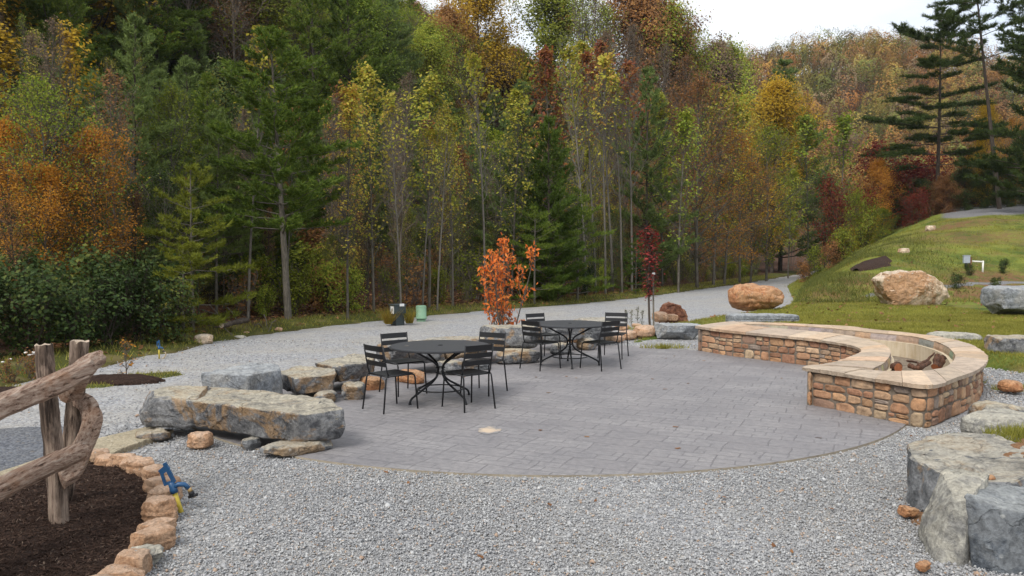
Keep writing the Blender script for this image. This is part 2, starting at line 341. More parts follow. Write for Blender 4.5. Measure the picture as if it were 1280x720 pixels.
# ================================================================== terrain
ROAD = np.array([(-9.5, -12), (-8.2, 2), (-7.5, 11), (-7.2, 13.3), (-6.8, 15.5), (-6.3, 18.4), (-5.0, 21), (-3.3, 23.5), (-1.3, 26.4), (1.8, 29.5), (5, 33.6), (9.5, 41.5), (14.5, 50), (24.7, 69.6), (40, 100), (90, 200), (300, 620)], float)
def poly_dist(x, y, P, closed=False):
    """distance to a polyline and side (>0 left of it)"""
    best = np.full(x.shape, 1e9); side = np.zeros(x.shape); n = len(P) - (0 if closed else 1)
    for i in range(n):
        a = P[i]; b = P[(i + 1) % len(P)]; d = b - a; l2 = d @ d
        t = np.clip(((x - a[0]) * d[0] + (y - a[1]) * d[1]) / l2, 0, 1)
        qx = x - a[0] - t * d[0]; qy = y - a[1] - t * d[1]; dd = np.hypot(qx, qy)
        s = np.sign(d[0] * (y - a[1]) - d[1] * (x - a[0])); m = dd < best - 1e-9
        best = np.where(m, dd, best); side = np.where(m, s, side)
    return best, side
def inside(x, y, P):
    r = np.zeros(x.shape, bool); n = len(P)
    for i in range(n):
        x1, y1 = P[i]; x2, y2 = P[(i + 1) % n]
        if y1 == y2: continue
        c = ((y1 > y) != (y2 > y)) & (x < (x2 - x1) * (y - y1) / (y2 - y1) + x1); r ^= c
    return r
def sm(a, b, x): t = np.clip((x - a) / (b - a), 0, 1); return t * t * (3 - 2 * t)
RA = [-3, -.7, -.1, .05, .14, .23, .32, .38, .45, .7, 3]; RV = [40, 40, 40, 40, 29, 19, 15.5, 12, 6, 4, 4]
def Th(x, y):
    """height of the wooded ground beyond the drive, and the far hills"""
    x = np.asarray(x, float); y = np.asarray(y, float)
    d, s = poly_dist(x, y, ROAD); d = d * s                       # positive beyond the drive
    a = np.arctan2(x, np.maximum(y, 1)); a = np.tan(np.clip(a, -1.3, 1.3))
    top = np.interp(a, RA, RV)
    hill = (.10 * np.clip(d - 5, 0, 14) + top * (1 - np.exp(-np.maximum(d - 16, 0) * np.interp(a, [-.1, .12, .3], [.70, .64, .46]) / np.maximum(top, 1)))) * (1 - sm(140, 200, y) * sm(.2, .4, a))
    far = 63 * np.exp(-np.abs((x - 120) / 84) ** 2.4 - ((y - 275) / 85) ** 2)
    z = np.where(d > 0, .02 + .10 * sm(0, 1.2, d) + .10 * sm(1, 5, d) + hill, -.5)
    z = np.where(d < 0, -.06 - .3 * sm(0, 3, -d), z) + far * sm(90, 190, y)
    z += np.where(d > 6, .25 * np.sin(x * .7 + y * .4) * np.sin(y * .55 - x * .3), 0)
    return z
def grid_mesh(name, xs, ys, fz, mat, colf=None, smooth=True):
    X, Y = np.meshgrid(xs, ys); Z = fz(X, Y); V = np.stack([X.ravel(), Y.ravel(), Z.ravel()], 1)
    nx = len(xs); i, j = np.meshgrid(np.arange(nx - 1), np.arange(len(ys) - 1)); b = (j * nx + i).ravel()
    Fc = np.stack([b, b + 1, b + nx + 1, b + nx], 1)
    c = None
    if colf is not None: c = np.stack([v.ravel() for v in colf(X, Y)], 1)
    return np_mesh(name, V, Fc, mat, None, smooth, c)
def gcol(x, y):
    d, s = poly_dist(x, y, ROAD); d = d * s
    wob = .5 * np.sin(x * 1.3) * np.sin(y * .9 + x) + .3 * np.sin(x * 3.1 + y * 2.3)
    g = sm(0, .2, d + .2) * (1 - sm(.9, 2.0, d + wob)); return g, g * 0, g * 0
xs = np.concatenate([np.arange(-900, -60, 30), np.arange(-60, -14, 2), np.arange(-14, 30, .4), np.arange(30, 60, 2), np.arange(60, 340, 6), np.arange(340, 1300, 40)])
ys = np.concatenate([np.arange(-300, -8, 12), np.arange(-8, 8, 1), np.arange(8, 46, .4), np.arange(46, 110, 2), np.arange(110, 400, 6), np.arange(400, 1500, 50)])
ground = grid_mesh('ground', xs, ys, Th, m_ground(), gcol); props(ground, kind='structure')

# gravel sheet: the drive and the yard (the terrain rises through it at its edges)
def gz(x, y): return -.022 + .006 * np.sin(x * 1.7 + y) * np.sin(y * 1.3) + .0 * x
gravel = grid_mesh('gravel_road', np.concatenate([np.arange(-12, 12, .5), np.arange(12, 75, 1.5)]), np.concatenate([np.arange(-10, 20, .5), np.arange(20, 125, 1.5)]), gz, m_gravel('crushed_gravel'))
props(gravel, kind='structure')

# gravel patch tinted darker at the left
def flat_poly(name, pts, z, mat, thick=0.0, kind='structure', rough=0.0, seed=0, wall=None):
    rnd = random.Random(seed); pp = []
    for i, p in enumerate(pts):
        q = Vector(pts[(i + 1) % len(pts)]); p = Vector(p); n = max(1, int((q - p).length / .12)) if rough else 1
        for k in range(n):
            v = p.lerp(q, k / n); pp.append((v.x + rnd.uniform(-rough, rough), v.y + rnd.uniform(-rough, rough)))
    mb = MB(); n = len(pp)
    mb.add([(x, y, z) for x, y in pp], [tuple(range(n))])
    if thick: mb.add([(x, y, z) for x, y in pp] + [(x, y, z - thick) for x, y in pp], [(k, n + k, n + (k + 1) % n, (k + 1) % n) for k in range(n)], m=1 if wall else 0)
    o = mb.build(name, [mat, wall] if wall else mat); return props(o, kind=kind)
def g2(*p): return [tuple(G(a, b)[:2]) for a, b in p]
DARKG = np.array(g2((-120, 540), (20, 533), (98, 531), (92, 556), (40, 582), (-10, 604), (-160, 640)))
flat_poly('dark_gravel_patch', g2((-120, 540), (20, 533), (98, 531), (92, 556), (40, 582), (-10, 604), (-160, 640)), -.0135, m_gravel('dark_gravel', (.42, .44, .48)), rough=.03)

# ---- patio: circular slab, cut off along the boulders on its left
CX, CY, RP = .40, 11.95, 5.03
pts = []
for k in range(0, 121):
    a = R(-152 + 250 * k / 120); pts.append((CX + RP * math.cos(a), CY + RP * math.sin(a)))
pts += [(-1.6, 15.6), (-3.1, 12.6), (-4.0, 9.7)]
M_EDGE = simple('patio_edge_concrete', (.30, .26, .20), .9, .25, 8)
patio = flat_poly('stone_patio', pts, 0.0, m_patio(), .12, wall=M_EDGE)

# ---- lawn and bank on the right
hx = lambda p, z: tuple(G(p[0], p[1], z)[:2])
LAWN = np.array([hx(p, .2) for p in ((770, 421), (800, 416), (835, 410), (880, 403.5), (925, 401))] + [(5.9, 16.9), (7.2, 15.4), (7.75, 14.0), (8.2, 13.0), (9.0, 12.2), (11, 11.6), (30, 9), (80, 20), (80, 110), (26.6, 70.5), (16.0, 46.5), (10.2, 29.0)] + [hx(p, .15) for p in ((962, 386), (905, 394), (860, 400), (815, 408))])
TOE = np.array([(9.6, 27.5), (24.4, 64.8), (60, 150)], float)
PATHL = np.array([(11.5, 28.6), (14.5, 29.6), (18, 31.0), (23, 31.6), (34, 32)], float)
def Lz(x, y):
    x = np.asarray(x, float); y = np.asarray(y, float)
    d, _ = poly_dist(x, y, LAWN, True); ins = inside(x, y, LAWN); sd = np.where(ins, d, -d) + .08 * np.sin(x * 5 + y * 3) * np.sin(y * 4.3)
    z = -.12 + .32 * sm(-.15, .45, sd)
    t, s = poly_dist(x, y, TOE); tl = np.maximum(-s * t, 0)            # distance right of the left toe
    fr = np.maximum(y - (28.0 + .12 * (x - 9)), 0)                     # distance behind the front toe
    bank = 1 / (1 / (tl * .62 + 1e-3) ** 2.5 + 1 / (fr * .285 + 1e-3) ** 2.5 + 1 / (4.3 + .03 * np.maximum(fr - 10, 0)) ** 4) ** (1 / 2.5)
    cap_ = 4.6 + .055 * np.maximum(fr - 16, 0)
    bank = -np.logaddexp(-bank * 2.2, -cap_ * 2.2) / 2.2 + .0; bank = np.maximum(bank - .0, 0)
    sag = .12 * np.sin(x * .9 + y * .35) * np.sin(y * .6) + .05 * np.sin(x * 2.3) * np.sin(y * 1.9)
    z = z + np.where(ins, bank + sag * sm(.2, 1.5, bank), 0)
    drop = sm(-3, -.3, sd); return z * 1.0 - .4 * (1 - drop)
# mulch on the bank
def bank_z(x, y): return float(Lz(np.array([x]), np.array([y]))[0])
def on_bank(px, py, it=60):
    d = ray(px, py)
    for k in range(200, 900):
        Y = k * .1; p = Vector((d.x / d.y * Y, Y, H + d.z / d.y * Y))
        if p.z < bank_z(p.x, p.y): return Vector((p.x, p.y, bank_z(p.x, p.y)))
    return p
SOIL = [(on_bank(px, py), rx, ry, k_) for px, py, rx, ry, k_ in ((1240, 362, 3.0, 1.0, 1), (1200, 368, 1.6, .9, 1), (1256, 346, 2.2, .9, .9), (1214, 350, 1.3, .7, .9), (1268, 366, 2.5, 1.1, 1), (1180, 286, 4.5, 1.6, .75), (1225, 300, 4.5, 1.4, .6), (1150, 300, 3, 1.2, .6), (1068, 352, 1.2, 1.4, .8), (1045, 368, 1.3, 1.5, .7), (1020, 378, 1.2, 1.2, .6), (1120, 405, 1.2, .5, .8), (1200, 408, 1.0, .4, .7), (1085, 415, 1.2, .5, .8))]
def lcol(x, y):
    z = Lz(x, y); fr = y - (28.0 + .12 * (x - 9))
    soil = np.zeros(x.shape)
    for p_, rx, ry, k_ in SOIL: soil = np.maximum(soil, k_ * np.exp(-((x - p_.x) / rx) ** 2 - ((y - p_.y) / ry) ** 2))
    pt, _ = poly_dist(x, y, PATHL); p = (1 - sm(.08, .2, pt)) * sm(12, 13.5, x)
    plat = sm(3.75, 4.15, z) * sm(45, 50, y) * sm(.515, .56, x / np.maximum(y, 1)); return z * 0, np.clip(soil * 1.3, 0, 1), np.maximum(p, plat)
lx = np.concatenate([np.arange(1.5, 30, .16), np.arange(30, 82, 1)]); ly = np.concatenate([np.arange(8, 22, .13), np.arange(22, 56, .25), np.arange(56, 112, 1)])
lawn = grid_mesh('grass_bank', lx, ly, Lz, m_lawn(), lcol); props(lawn, kind='structure')

# ================================================================== boulders
def boulder(name, loc, size, seed, mat, rz=0, planes=9, boxy=4.0, rough=.035, tilt=(0, 0), res=22, label=None, group=None, cat='boulder', flat_top=False):
    rnd = random.Random(seed); bm = bmesh.new(); bmesh.ops.create_cube(bm, size=2)
    bmesh.ops.subdivide_edges(bm, edges=bm.edges[:], cuts=res, use_grid_fill=True)
    S = Vector(size) / 2; off = Vector((seed * 3.7, seed * 1.3, seed * .7))
    pl = []
    for k in range(planes):
        n = Vector((rnd.gauss(0, 1), rnd.gauss(0, 1), rnd.gauss(0, .55))).normalized()
        if flat_top and n.z > .4: n.z = .1; n.normalize()
        pl.append((n, rnd.uniform(.70, .98) * (abs(n.x) ** 1.2 + abs(n.y) ** 1.2 + abs(n.z) ** 1.2) ** .5))
    if flat_top: pl.append((Vector((rnd.uniform(-.06, .06), rnd.uniform(-.06, .06), 1)).normalized(), .86))
    for v in bm.verts:
        p = v.co.copy(); r = (abs(p.x) ** boxy + abs(p.y) ** boxy + abs(p.z) ** boxy) ** (1 / boxy); p = p / r
        for n, d in pl:
            e = p.dot(n) - d
            if e > 0: p -= n * e
        q = Vector((p.x * S.x, p.y * S.y, p.z * S.z)); m = min(size)
        f = noise.fractal(q * (1.3 / max(m, .15)) + off, 1.0, 2.1, 5) * rough * .75
        rd = (1 - abs(noise.noise(q * (2.6 / max(m, .15)) + off * 2))) ** 5 * rough * .5
        st = noise.noise(Vector((q.x * .6, q.y * .6, q.z * 9 / max(m, .2))) + off) * rough * .30
        nn = Vector((p.x / S.x, p.y / S.y, p.z / S.z)).normalized()
        k_ = 2.4 / max(m, .2); dst, ptsv = noise.voronoi(q * k_ + off); cp = ptsv[0]; hv = noise.cell_vector(cp * 3.1); gg = (hv.x - .5) * .55 + (q * k_ + off - cp).dot(hv - Vector((.5, .5, .5))) * 1.1
        dst2, pt2 = noise.voronoi(q * k_ * 2.7 + off); hv2 = noise.cell_vector(pt2[0] * 2.3); g2_ = (q * k_ * 2.7 + off - pt2[0]).dot(hv2 - Vector((.5, .5, .5)))
        f += rough * (.42 * gg + .22 * g2_)
        v.co = q + nn * (f - rd) * max(m, .25) * 1.8 + Vector((nn.x, nn.y, 0)) * st
    M = Matrix.Rotation(tilt[0], 3, 'X') @ Matrix.Rotation(tilt[1], 3, 'Y')
    bmesh.ops.transform(bm, matrix=M.to_4x4(), verts=bm.verts[:])
    zmin = min(v.co.z for v in bm.verts)
    for v in bm.verts: v.co.z -= zmin
    me = bpy.data.meshes.new(name); bm.to_mesh(me); bm.free(); me.materials.append(ROCK[mat])
    me.polygons.foreach_set('use_smooth', [True] * len(me.polygons))
    try: me.set_sharp_from_angle(angle=R(24))
    except Exception: pass
    o = link(name, me); o.location = loc; o.rotation_euler = (0, 0, rz)
    return props(o, label, cat, group)
def bpx(name, px, py, size, seed, mat, label, z=0.0, **kw):
    """boulder whose front foot is at pixel px,py on height z"""
    p = G(px, py, z); return boulder(name, (p.x, p.y + size[1] * .42, z - .02), size, seed, mat, label=label, **kw)
BOUL = 'boulders set along the patio'
def hullrock(pts, mat, label, seed=1, rough=.02, cuts=5, loc=(0, 0, 0), name='boulder', group=BOUL):
    """angular quarried block: convex hull of corner points, subdivided and chipped"""
    c = Vector((sum(p[0] for p in pts) / len(pts), sum(p[1] for p in pts) / len(pts), 0)); rnd = random.Random(seed)
    bm = bmesh.new(); vs_ = [bm.verts.new(Vector(p) - c) for p in pts]; r_ = bmesh.ops.convex_hull(bm, input=vs_)
    bmesh.ops.delete(bm, geom=[v for v in bm.verts if not v.link_faces], context='VERTS')
    bmesh.ops.bevel(bm, geom=bm.edges[:] + bm.verts[:], offset=rough * .6, segments=1, affect='EDGES', profile=.6, clamp_overlap=True)
    bmesh.ops.triangulate(bm, faces=bm.faces[:])
    for k in range(cuts):
        L_ = [e for e in bm.edges if e.calc_length() > .05 * (1 if cuts > 4 else 2)]
        if not L_: break
        bmesh.ops.subdivide_edges(bm, edges=L_, cuts=1); bmesh.ops.triangulate(bm, faces=bm.faces[:])
        if len(bm.verts) > 9000: break
    bm.normal_update(); off = Vector((seed * 3.1, seed * 1.7, seed)); sc_ = max((max(p[i] for p in pts) - min(p[i] for p in pts)) for i in range(3))
    k_ = 5.0 / max(sc_, .4); mv = []
    for v in bm.verts:
        q = v.co; _, pt = noise.voronoi(q * k_ + off); hv = noise.cell_vector(pt[0] * 3.3); g1 = (q * k_ + off - pt[0]).dot(hv - Vector((.5, .5, .5)))
        _, pt = noise.voronoi(q * k_ * 3 + off); hv = noise.cell_vector(pt[0] * 2.1); g2_ = (q * k_ * 3 + off - pt[0]).dot(hv - Vector((.5, .5, .5)))
        mv.append(v.normal * rough * (1.3 * g1 + .6 * g2_ + 1.0 * noise.fractal(q * k_ * 1.3 + off, .8, 2.1, 4)))
    for v, m_ in zip(bm.verts, mv): v.co += m_
    me = bpy.data.meshes.new(name); bm.to_mesh(me); bm.free(); me.materials.append(ROCK[mat]); me.polygons.foreach_set('use_smooth', [True] * len(me.polygons))
    try: me.set_sharp_from_angle(angle=R(30))
    except Exception: pass
    o = link(name, me); o.location = Vector(loc) + c; return props(o, label, 'boulder', group)
def prism_pts(top, zt, bot, zb): return [(x, y, zt) for x, y in top] + [(x, y, zb) for x, y in bot]
boulder('boulder', (-3.63, 8.66, .06), (.72, .66, .38), 7, 'dark', rz=R(-8), boxy=5.5, planes=5, label='rounded grey boulder end butting against the left end of the long slab', group=BOUL)
boulder('boulder', (-1.62, 12.9, .16), (1.05, .8, .34), 19, 'dark', rz=R(40), boxy=7, planes=5, flat_top=True, label='dark boulder behind the back left chair of the nearer table', group=BOUL)
boulder('boulder', (-.93, 13.75, .14), (1.05, .8, .34), 23, 'grey', rz=R(38), boxy=6, planes=6, flat_top=True, label='grey and tan boulder directly behind the nearer table', group=BOUL)
boulder('boulder', (-.02, 14.55, .20), (1.05, .75, .42), 29, 'dark', rz=R(18), boxy=6, planes=6, flat_top=True, label='tan-topped dark block boulder in front of the orange sapling', group=BOUL)
boulder('boulder', (.95, 15.95, .16), (.90, .7, .40), 31, 'dark', rz=R(20), boxy=6, planes=6, flat_top=True, label='dark grey boulder behind the left chairs of the farther table', group=BOUL)
boulder('boulder', (1.72, 16.75, .05), (1.0, .7, .50), 37, 'grey', rz=R(10), boxy=3.4, planes=9, label='rounded grey-brown boulder behind the farther table', group=BOUL)
hullrock([(-3.66, 8.48, .39), (-3.46, 9.05, .41), (-2.6, 8.75, .42), (-1.9, 8.3, .41), (-1.68, 7.9, .39), (-2.07, 7.64, .39), (-2.75, 7.93, .41), (-3.56, 8.48, .12), (-3.4, 8.9, .10), (-1.95, 8.2, .10), (-1.70, 7.88, .10), (-1.63, 7.84, .22), (-2.02, 7.70, .09), (-2.6, 7.95, .10), (-3.68, 8.62, .28)], 'dark', 'long flat-topped grey and rust boulder slab resting on small stones at front left', 3, .020, 7)
hullrock(prism_pts([(-3.72, 9.5), (-3.42, 10.5), (-3.04, 10.35), (-2.85, 9.8), (-3.1, 9.35)], .50, [(-3.65, 9.5), (-3.4, 10.55), (-3.0, 10.4), (-2.85, 9.75), (-3.1, 9.3)], 0), 'blue', 'pale bluish flat boulder just behind the long front slab', 11, .018)
hullrock(prism_pts([(-3.16, 10.72), (-3.05, 11.4), (-2.45, 11.02), (-2.33, 10.5), (-2.78, 10.17)], .335, [(-3.12, 10.70), (-3.02, 11.35), (-2.48, 10.95), (-2.36, 10.5), (-2.76, 10.2)], .12), 'dark', 'squared grey boulder with a tan top left of the nearer table', 14, .016)
hullrock(prism_pts([(-2.43, 10.98), (-2.83, 11.35), (-2.46, 12.4), (-2.06, 12.0), (-2.02, 11.4)], .37, [(-2.38, 11.05), (-2.75, 11.35), (-2.42, 12.3), (-2.06, 12.0), (-2.08, 11.45)], .14), 'dark', 'tan-topped grey boulder behind the leftmost chair of the nearer table', 17, .022)
p = G(843, 401.5, .1); hullrock([(x, y, z) for x, z, w_ in ((-.39, 0, .3), (-.27, .47, .15), (-.1, .52, .2), (.15, .45, .25), (.33, .27, .25), (.40, .0, .3), (-.36, .25, .2)) for y in (-w_, w_ * .8)], 'red', 'red-brown pointed boulder beside the drive', 43, .035, loc=(p.x, p.y + .3, .06))
p = G(1150, 384, .15); hullrock([(x, y, z) for x, z, w_ in ((-1.19, .90, .3), (-.9, 1.1, .4), (-.5, 1.2, .45), (.05, 1.17, .5), (.45, 1.06, .5), (.85, .80, .45), (1.17, .36, .35), (.75, .10, .4), (.3, -.05, .5), (-.75, -.05, .45), (-1.0, .42, .45), (.1, .62, .82)) for y in (-w_, w_)], 'tan', 'big tan and white boulder on the lawn at the foot of the bank', 53, .055, loc=(p.x, p.y + .6, .12))
# supporting stones under them
SUP = 'small stones propping up the patio boulders'
sup = [(-3.13, 7.95, .25, .22, .13, 'edge', 'small tan wedge stone under the left half of the long slab'),
 (-3.75, 8.28, .34, .26, .085, 'dark', 'flat dark stone under the rounded left boulder'),
 (-2.10, 7.75, .70, .34, .09, 'grey', 'thin flat stone under the right end of the long slab'),
 (-2.62, 7.93, .20, .2, .09, 'grey', 'small grey stone in the gap beneath the middle of the long slab'),
 (-2.42, 10.32, .36, .26, .13, 'grey', 'small grey stone under the squared tan-topped boulder'),
 (-2.12, 10.62, .42, .32, .20, 'dark', 'blocky grey stone right of the squared tan-topped boulder'),
 (-2.0, 11.35, .42, .3, .16, 'orange', 'orange brown stone under the boulder behind the leftmost chair'),
 (-1.52, 11.95, .55, .3, .17, 'orange', 'orange tan stone on the patio edge seen through the nearer chairs'),
 (-1.0, 12.75, .5, .35, .2, 'dark', 'dark stone propping the boulder behind the back left chair'),
 (-.60, 13.25, .45, .3, .15, 'grey', 'grey stone at the foot of the boulder behind the nearer table'),
 (.10, 14.02, .85, .4, .24, 'dark', 'long grey stone beneath the tan-topped block boulder'),
 (.95, 15.3, .45, .35, .20, 'dark', 'rounded dark stone below the boulder behind the farther left chairs'),
 (1.5, 15.95, .4, .35, .22, 'grey', 'grey stone low behind the legs of the farther table')]
for i, (x, y, a, b, c, m, lb) in enumerate(sup):
    boulder('small_stone', (x, y, -.02), (a, b, c + .03), 100 + i, m, rz=R(20 * i), boxy=3.5, planes=7, res=12, label=lb, group=SUP, cat='stone')
# orange stones edging the lawn by the red sapling
OR = 'orange stones edging the lawn beyond the patio'
for i, (px, py, a, b, c, lb) in enumerate([(716, 428, .5, .35, .16, 'low orange stone behind the farther table, nearest the grey-brown boulder'), (745, 430, .42, .35, .14, 'low orange stone behind the right chairs of the farther table'), (768, 428, .5, .35, .18, 'tan orange stone just right of the back right chair of the farther table'),
    (786, 424.5, .5, .4, .20, 'tan stone left of the big orange stone beside the grey block'), (808, 423, .68, .5, .30, 'largest rounded orange stone, beside the grey block at the patio corner'), (779, 413, .45, .35, .15, 'orange stone on the drive side of the grass tip'), (826, 402.5, .62, .4, .28, 'pale tan stone between the red sapling and the red-brown boulder'), (841, 401, .35, .3, .20, 'small tan stone in front of the red-brown boulder'), (797, 409, .3, .2, .1, 'tiny tan stone at the foot of the red sapling')]):
    bpx('edging_stone', px, py, (a, b, c), 140 + i, 'edge', lb, z=.0 if py > 415 else .12, boxy=2.8, planes=7, res=14, group=OR, cat='stone', rz=R(15 * i))
bpx('boulder', 850, 424.5, (1.05, .6, .36), 41, 'blue', 'grey block boulder at the far left end of the stone seat wall', boxy=6, planes=7, flat_top=True, group=BOUL)
bpx('boulder', 950, 390, (1.75, 1.3, .86), 47, 'orange', 'rounded orange boulder on the lawn at the edge of the drive', z=.15, boxy=2.3, planes=11, res=30, rough=.055, group=BOUL)
bpx('boulder', 1282, 398, (1.5, 1.1, .86), 59, 'blue', 'grey block boulder on the lawn at the far right edge', z=.15, boxy=6, planes=6, res=24, group=BOUL)
bpx('boulder', 1276, 456, (.95, .7, .50), 61, 'dark', 'grey and brown block boulder right of the seat wall', boxy=6, planes=7, flat_top=True, res=24, group=BOUL, rz=R(-6))
bpx('boulder', 1202, 438, (1.0, .7, .36), 67, 'pale', 'pale flat-topped boulder half hidden behind the seat wall', boxy=3.5, planes=8, flat_top=True, group=BOUL, rz=R(-18))
bpx('boulder', 957, 407, (1.75, .7, .30), 71, 'blue', 'long low bluish slab behind the far end of the seat wall', z=.12, boxy=6, planes=6, flat_top=True, group=BOUL)
# near right corner
hullrock([(3.12, 6.2, .34), (3.19, 5.68, .31), (3.5, 5.55, .33), (4.2, 6.0, .38), (4.1, 6.8, .40), (3.72, 6.9, .37), (3.3, 6.62, .35), (3.12, 6.22, -.05), (3.06, 6.0, -.05), (3.14, 5.66, -.05), (3.6, 5.5, -.05), (4.2, 6.0, -.05), (4.1, 6.85, -.05), (3.4, 6.7, -.05)], 'grey', 'squared grey boulder with a cracked flat top at the right edge of the gravel', 73, .020, 7)
hullrock([(2.81, 5.48, -.05), (2.68, 5.02, -.05), (2.80, 4.93, -.05), (3.0, 5.05, -.05), (3.25, 5.6, -.05), (3.0, 5.7, -.05), (2.98, 5.48, .43), (2.83, 5.04, .37), (2.93, 5.02, .39), (3.27, 5.42, .44), (3.1, 5.62, .42), (2.76, 5.3, .18)], 'pale', 'pale angular boulder nearest the camera at the lower right', 79, .016, 7)
hullrock([(2.90, 5.05, .40), (3.12, 4.88, .34), (3.45, 5.0, .33), (3.55, 5.4, .36), (3.12, 5.40, .38), (2.88, 4.93, -.05), (2.99, 4.80, -.05), (3.35, 4.8, -.05), (3.65, 5.2, -.05), (3.3, 5.5, -.05), (2.96, 4.86, .2)], 'slate', 'dark blue-grey angular boulder in the bottom right corner', 84, .014, 7)
boulder('boulder', (4.98, 7.95, .02), (.9, .6, .34), 89, 'pale', rz=R(14), boxy=3, planes=8, label='pale tan boulder behind the grass tuft at the right edge', group=BOUL)
boulder('boulder', (5.45, 8.85, -.02), (.62, .5, .30), 97, 'dark', rz=R(5), boxy=3, planes=9, label='small dark grey boulder on the gravel at the right edge', group=BOUL)
boulder('boulder', (3.95, 5.35, .0), (.34, .4, .50), 101, 'pale', rz=R(40), boxy=3, planes=8, label='rounded pale stone partly cut off by the right edge of the picture', group=BOUL)
# soil pocket between those boulders
soil = m_rock('clay_soil', (.36, .19, .09), (.22, .10, .05), (.42, .25, .13), (.36, .2, .1), .6, .5, 4)

def mound(name, cx, cy, rx, ry, h, z0, mat, seed=0, n=40, rz=0):
    mb = MB(); vs_ = []; fs = []; c, s = math.cos(rz), math.sin(rz)
    for i in range(n + 1):
        for j in range(n + 1):
            u, v = i / n * 2 - 1, j / n * 2 - 1; r = math.hypot(u, v); nn = noise.fractal(Vector((u * 3 + seed, v * 3, seed)), .8, 2, 4)
            k = max(0, 1 - r ** 2.6 * (1 + .35 * nn)); x, y = u * rx, v * ry
            vs_.append((cx + x * c - y * s, cy + x * s + y * c, z0 + h * k ** .6 * (1 + .25 * nn) - (.12 if k <= 0 else 0)))
    for i in range(n):
        for j in range(n): a = i * (n + 1) + j; fs.append((a, a + n + 1, a + n + 2, a + 1))
    mb.add(vs_, fs); return mb.build(name, mat, smooth=True)
props(mound('clay_soil', 4.50, 6.05, 1.15, 1.0, .46, -.03, soil, 5), kind='structure')
props(mound('clay_soil', 3.15, 5.72, .24, .30, .04, -.03, soil, 8), kind='structure')
for i, (x, y, z, a, lb) in enumerate([(2.93, 5.82, .0, .14, 'small orange stone in the clay between the two nearest boulders'), (3.02, 5.70, .0, .11, 'small brown orange stone at the foot of the squared grey boulder'), (3.92, 5.85, .36, .24, 'reddish stone lying on the clay behind the dark corner boulder'), (3.42, 5.68, .30, .10, 'small tan stone on top of the clay behind the pale boulder'), (2.52, 4.82, .0, .11, 'orange stone on the gravel below the pale angular boulder'), (6.9, 11.0, .0, .32, 'rust orange stone at the foot of the seat wall on its right side')]):
    boulder('small_stone', (x, y, z), (a, a * .8, a * .55), 200 + i, 'orange', rz=i, boxy=2.8, planes=7, res=10, label=lb, cat='stone', group='loose orange stones on the right')

# ================================================================== seat wall with fire trough
ZC = .49
def w2(lst): return [G(a, b, ZC).xy for a, b in lst]
def cr(P, n):
    P = [Vector(p) for p in P]; P = [P[0] * 2 - P[1]] + P + [P[-1] * 2 - P[-2]]; out_ = []
    m = len(P) - 3
    for k in range(n + 1):
        t = k / n * m; i = min(int(t), m - 1); t -= i; a, b, c, d = P[i:i + 4]
        out_.append(.5 * ((2 * b) + (c - a) * t + (2 * a - 5 * b + 4 * c - d) * t * t + (3 * b - a - 3 * c + d) * t ** 3))
    return out_
PAL = [(.38, .22, .13), (.44, .28, .17), (.31, .165, .10), (.45, .31, .20), (.25, .20, .165), (.39, .27, .18), (.30, .16, .10), (.39, .22, .12), (.34, .19, .11), (.42, .25, .14), (.27, .17, .12), (.46, .34, .22)]
CPAL = [(.48, .36, .25), (.51, .39, .28), (.46, .33, .22), (.52, .41, .30), (.44, .35, .27), (.49, .34, .23), (.46, .37, .28)]
front = [((868.6, 407), (918, 401)), ((890, 410), (928, 403.9)), ((907, 412.2), (940, 406.5)), ((954, 416.7), (985, 410.6)), ((1004, 421.4), (1030, 414.5)), ((1034, 425.2), (1066, 419)), ((1060, 429.5), (1091, 425)), ((1074.4, 434.4), (1107, 430.5)), ((1075, 439.5), (1113, 438)), ((1060, 446), (1111, 446)), ((1041, 451.5), (1104, 453)), ((1020, 455), (1092, 459))]
back = [((918, 401), (928, 403.7)), ((960, 402), (972, 405.0)), ((997, 403.6), (1018, 407.5)), ((1060, 406.8), (1058, 411.3)), ((1088, 410), (1094, 414.8)), ((1163, 418), (1138, 419)), ((1186, 422), (1166, 425)), ((1211, 428.5), (1182, 431)), ((1230, 438.5), (1191, 438)), ((1235, 449), (1194, 444.5)), ((1222, 461), (1190, 452)), ((1198, 470), (1178, 458.7)), ((1163, 480), (1150, 462.3)), ((1110, 474), (1115, 462.3)), ((1052, 465), (1080, 460)), ((1002, 457.7), (1020, 454.6))]
NF, NB = 120, 200
E0 = cr(w2([a for a, b in front]), NF); E1 = cr(w2([b for a, b in front]), NF)
E3 = cr(w2([a for a, b in back]), NB); E2 = cr(w2([b for a, b in back]), NB)
wall = props(empty('seat_wall', (5.0, 12.5, 0)), 'curved sandstone rubble seat wall with flagstone cap and a built-in fire trough', 'seat wall')
WM = Vector((-5.0, -12.5, 0))
def sub(mb): mb.v = [(x - 5.0, y - 12.5, z) for x, y, z in mb.v]; return mb
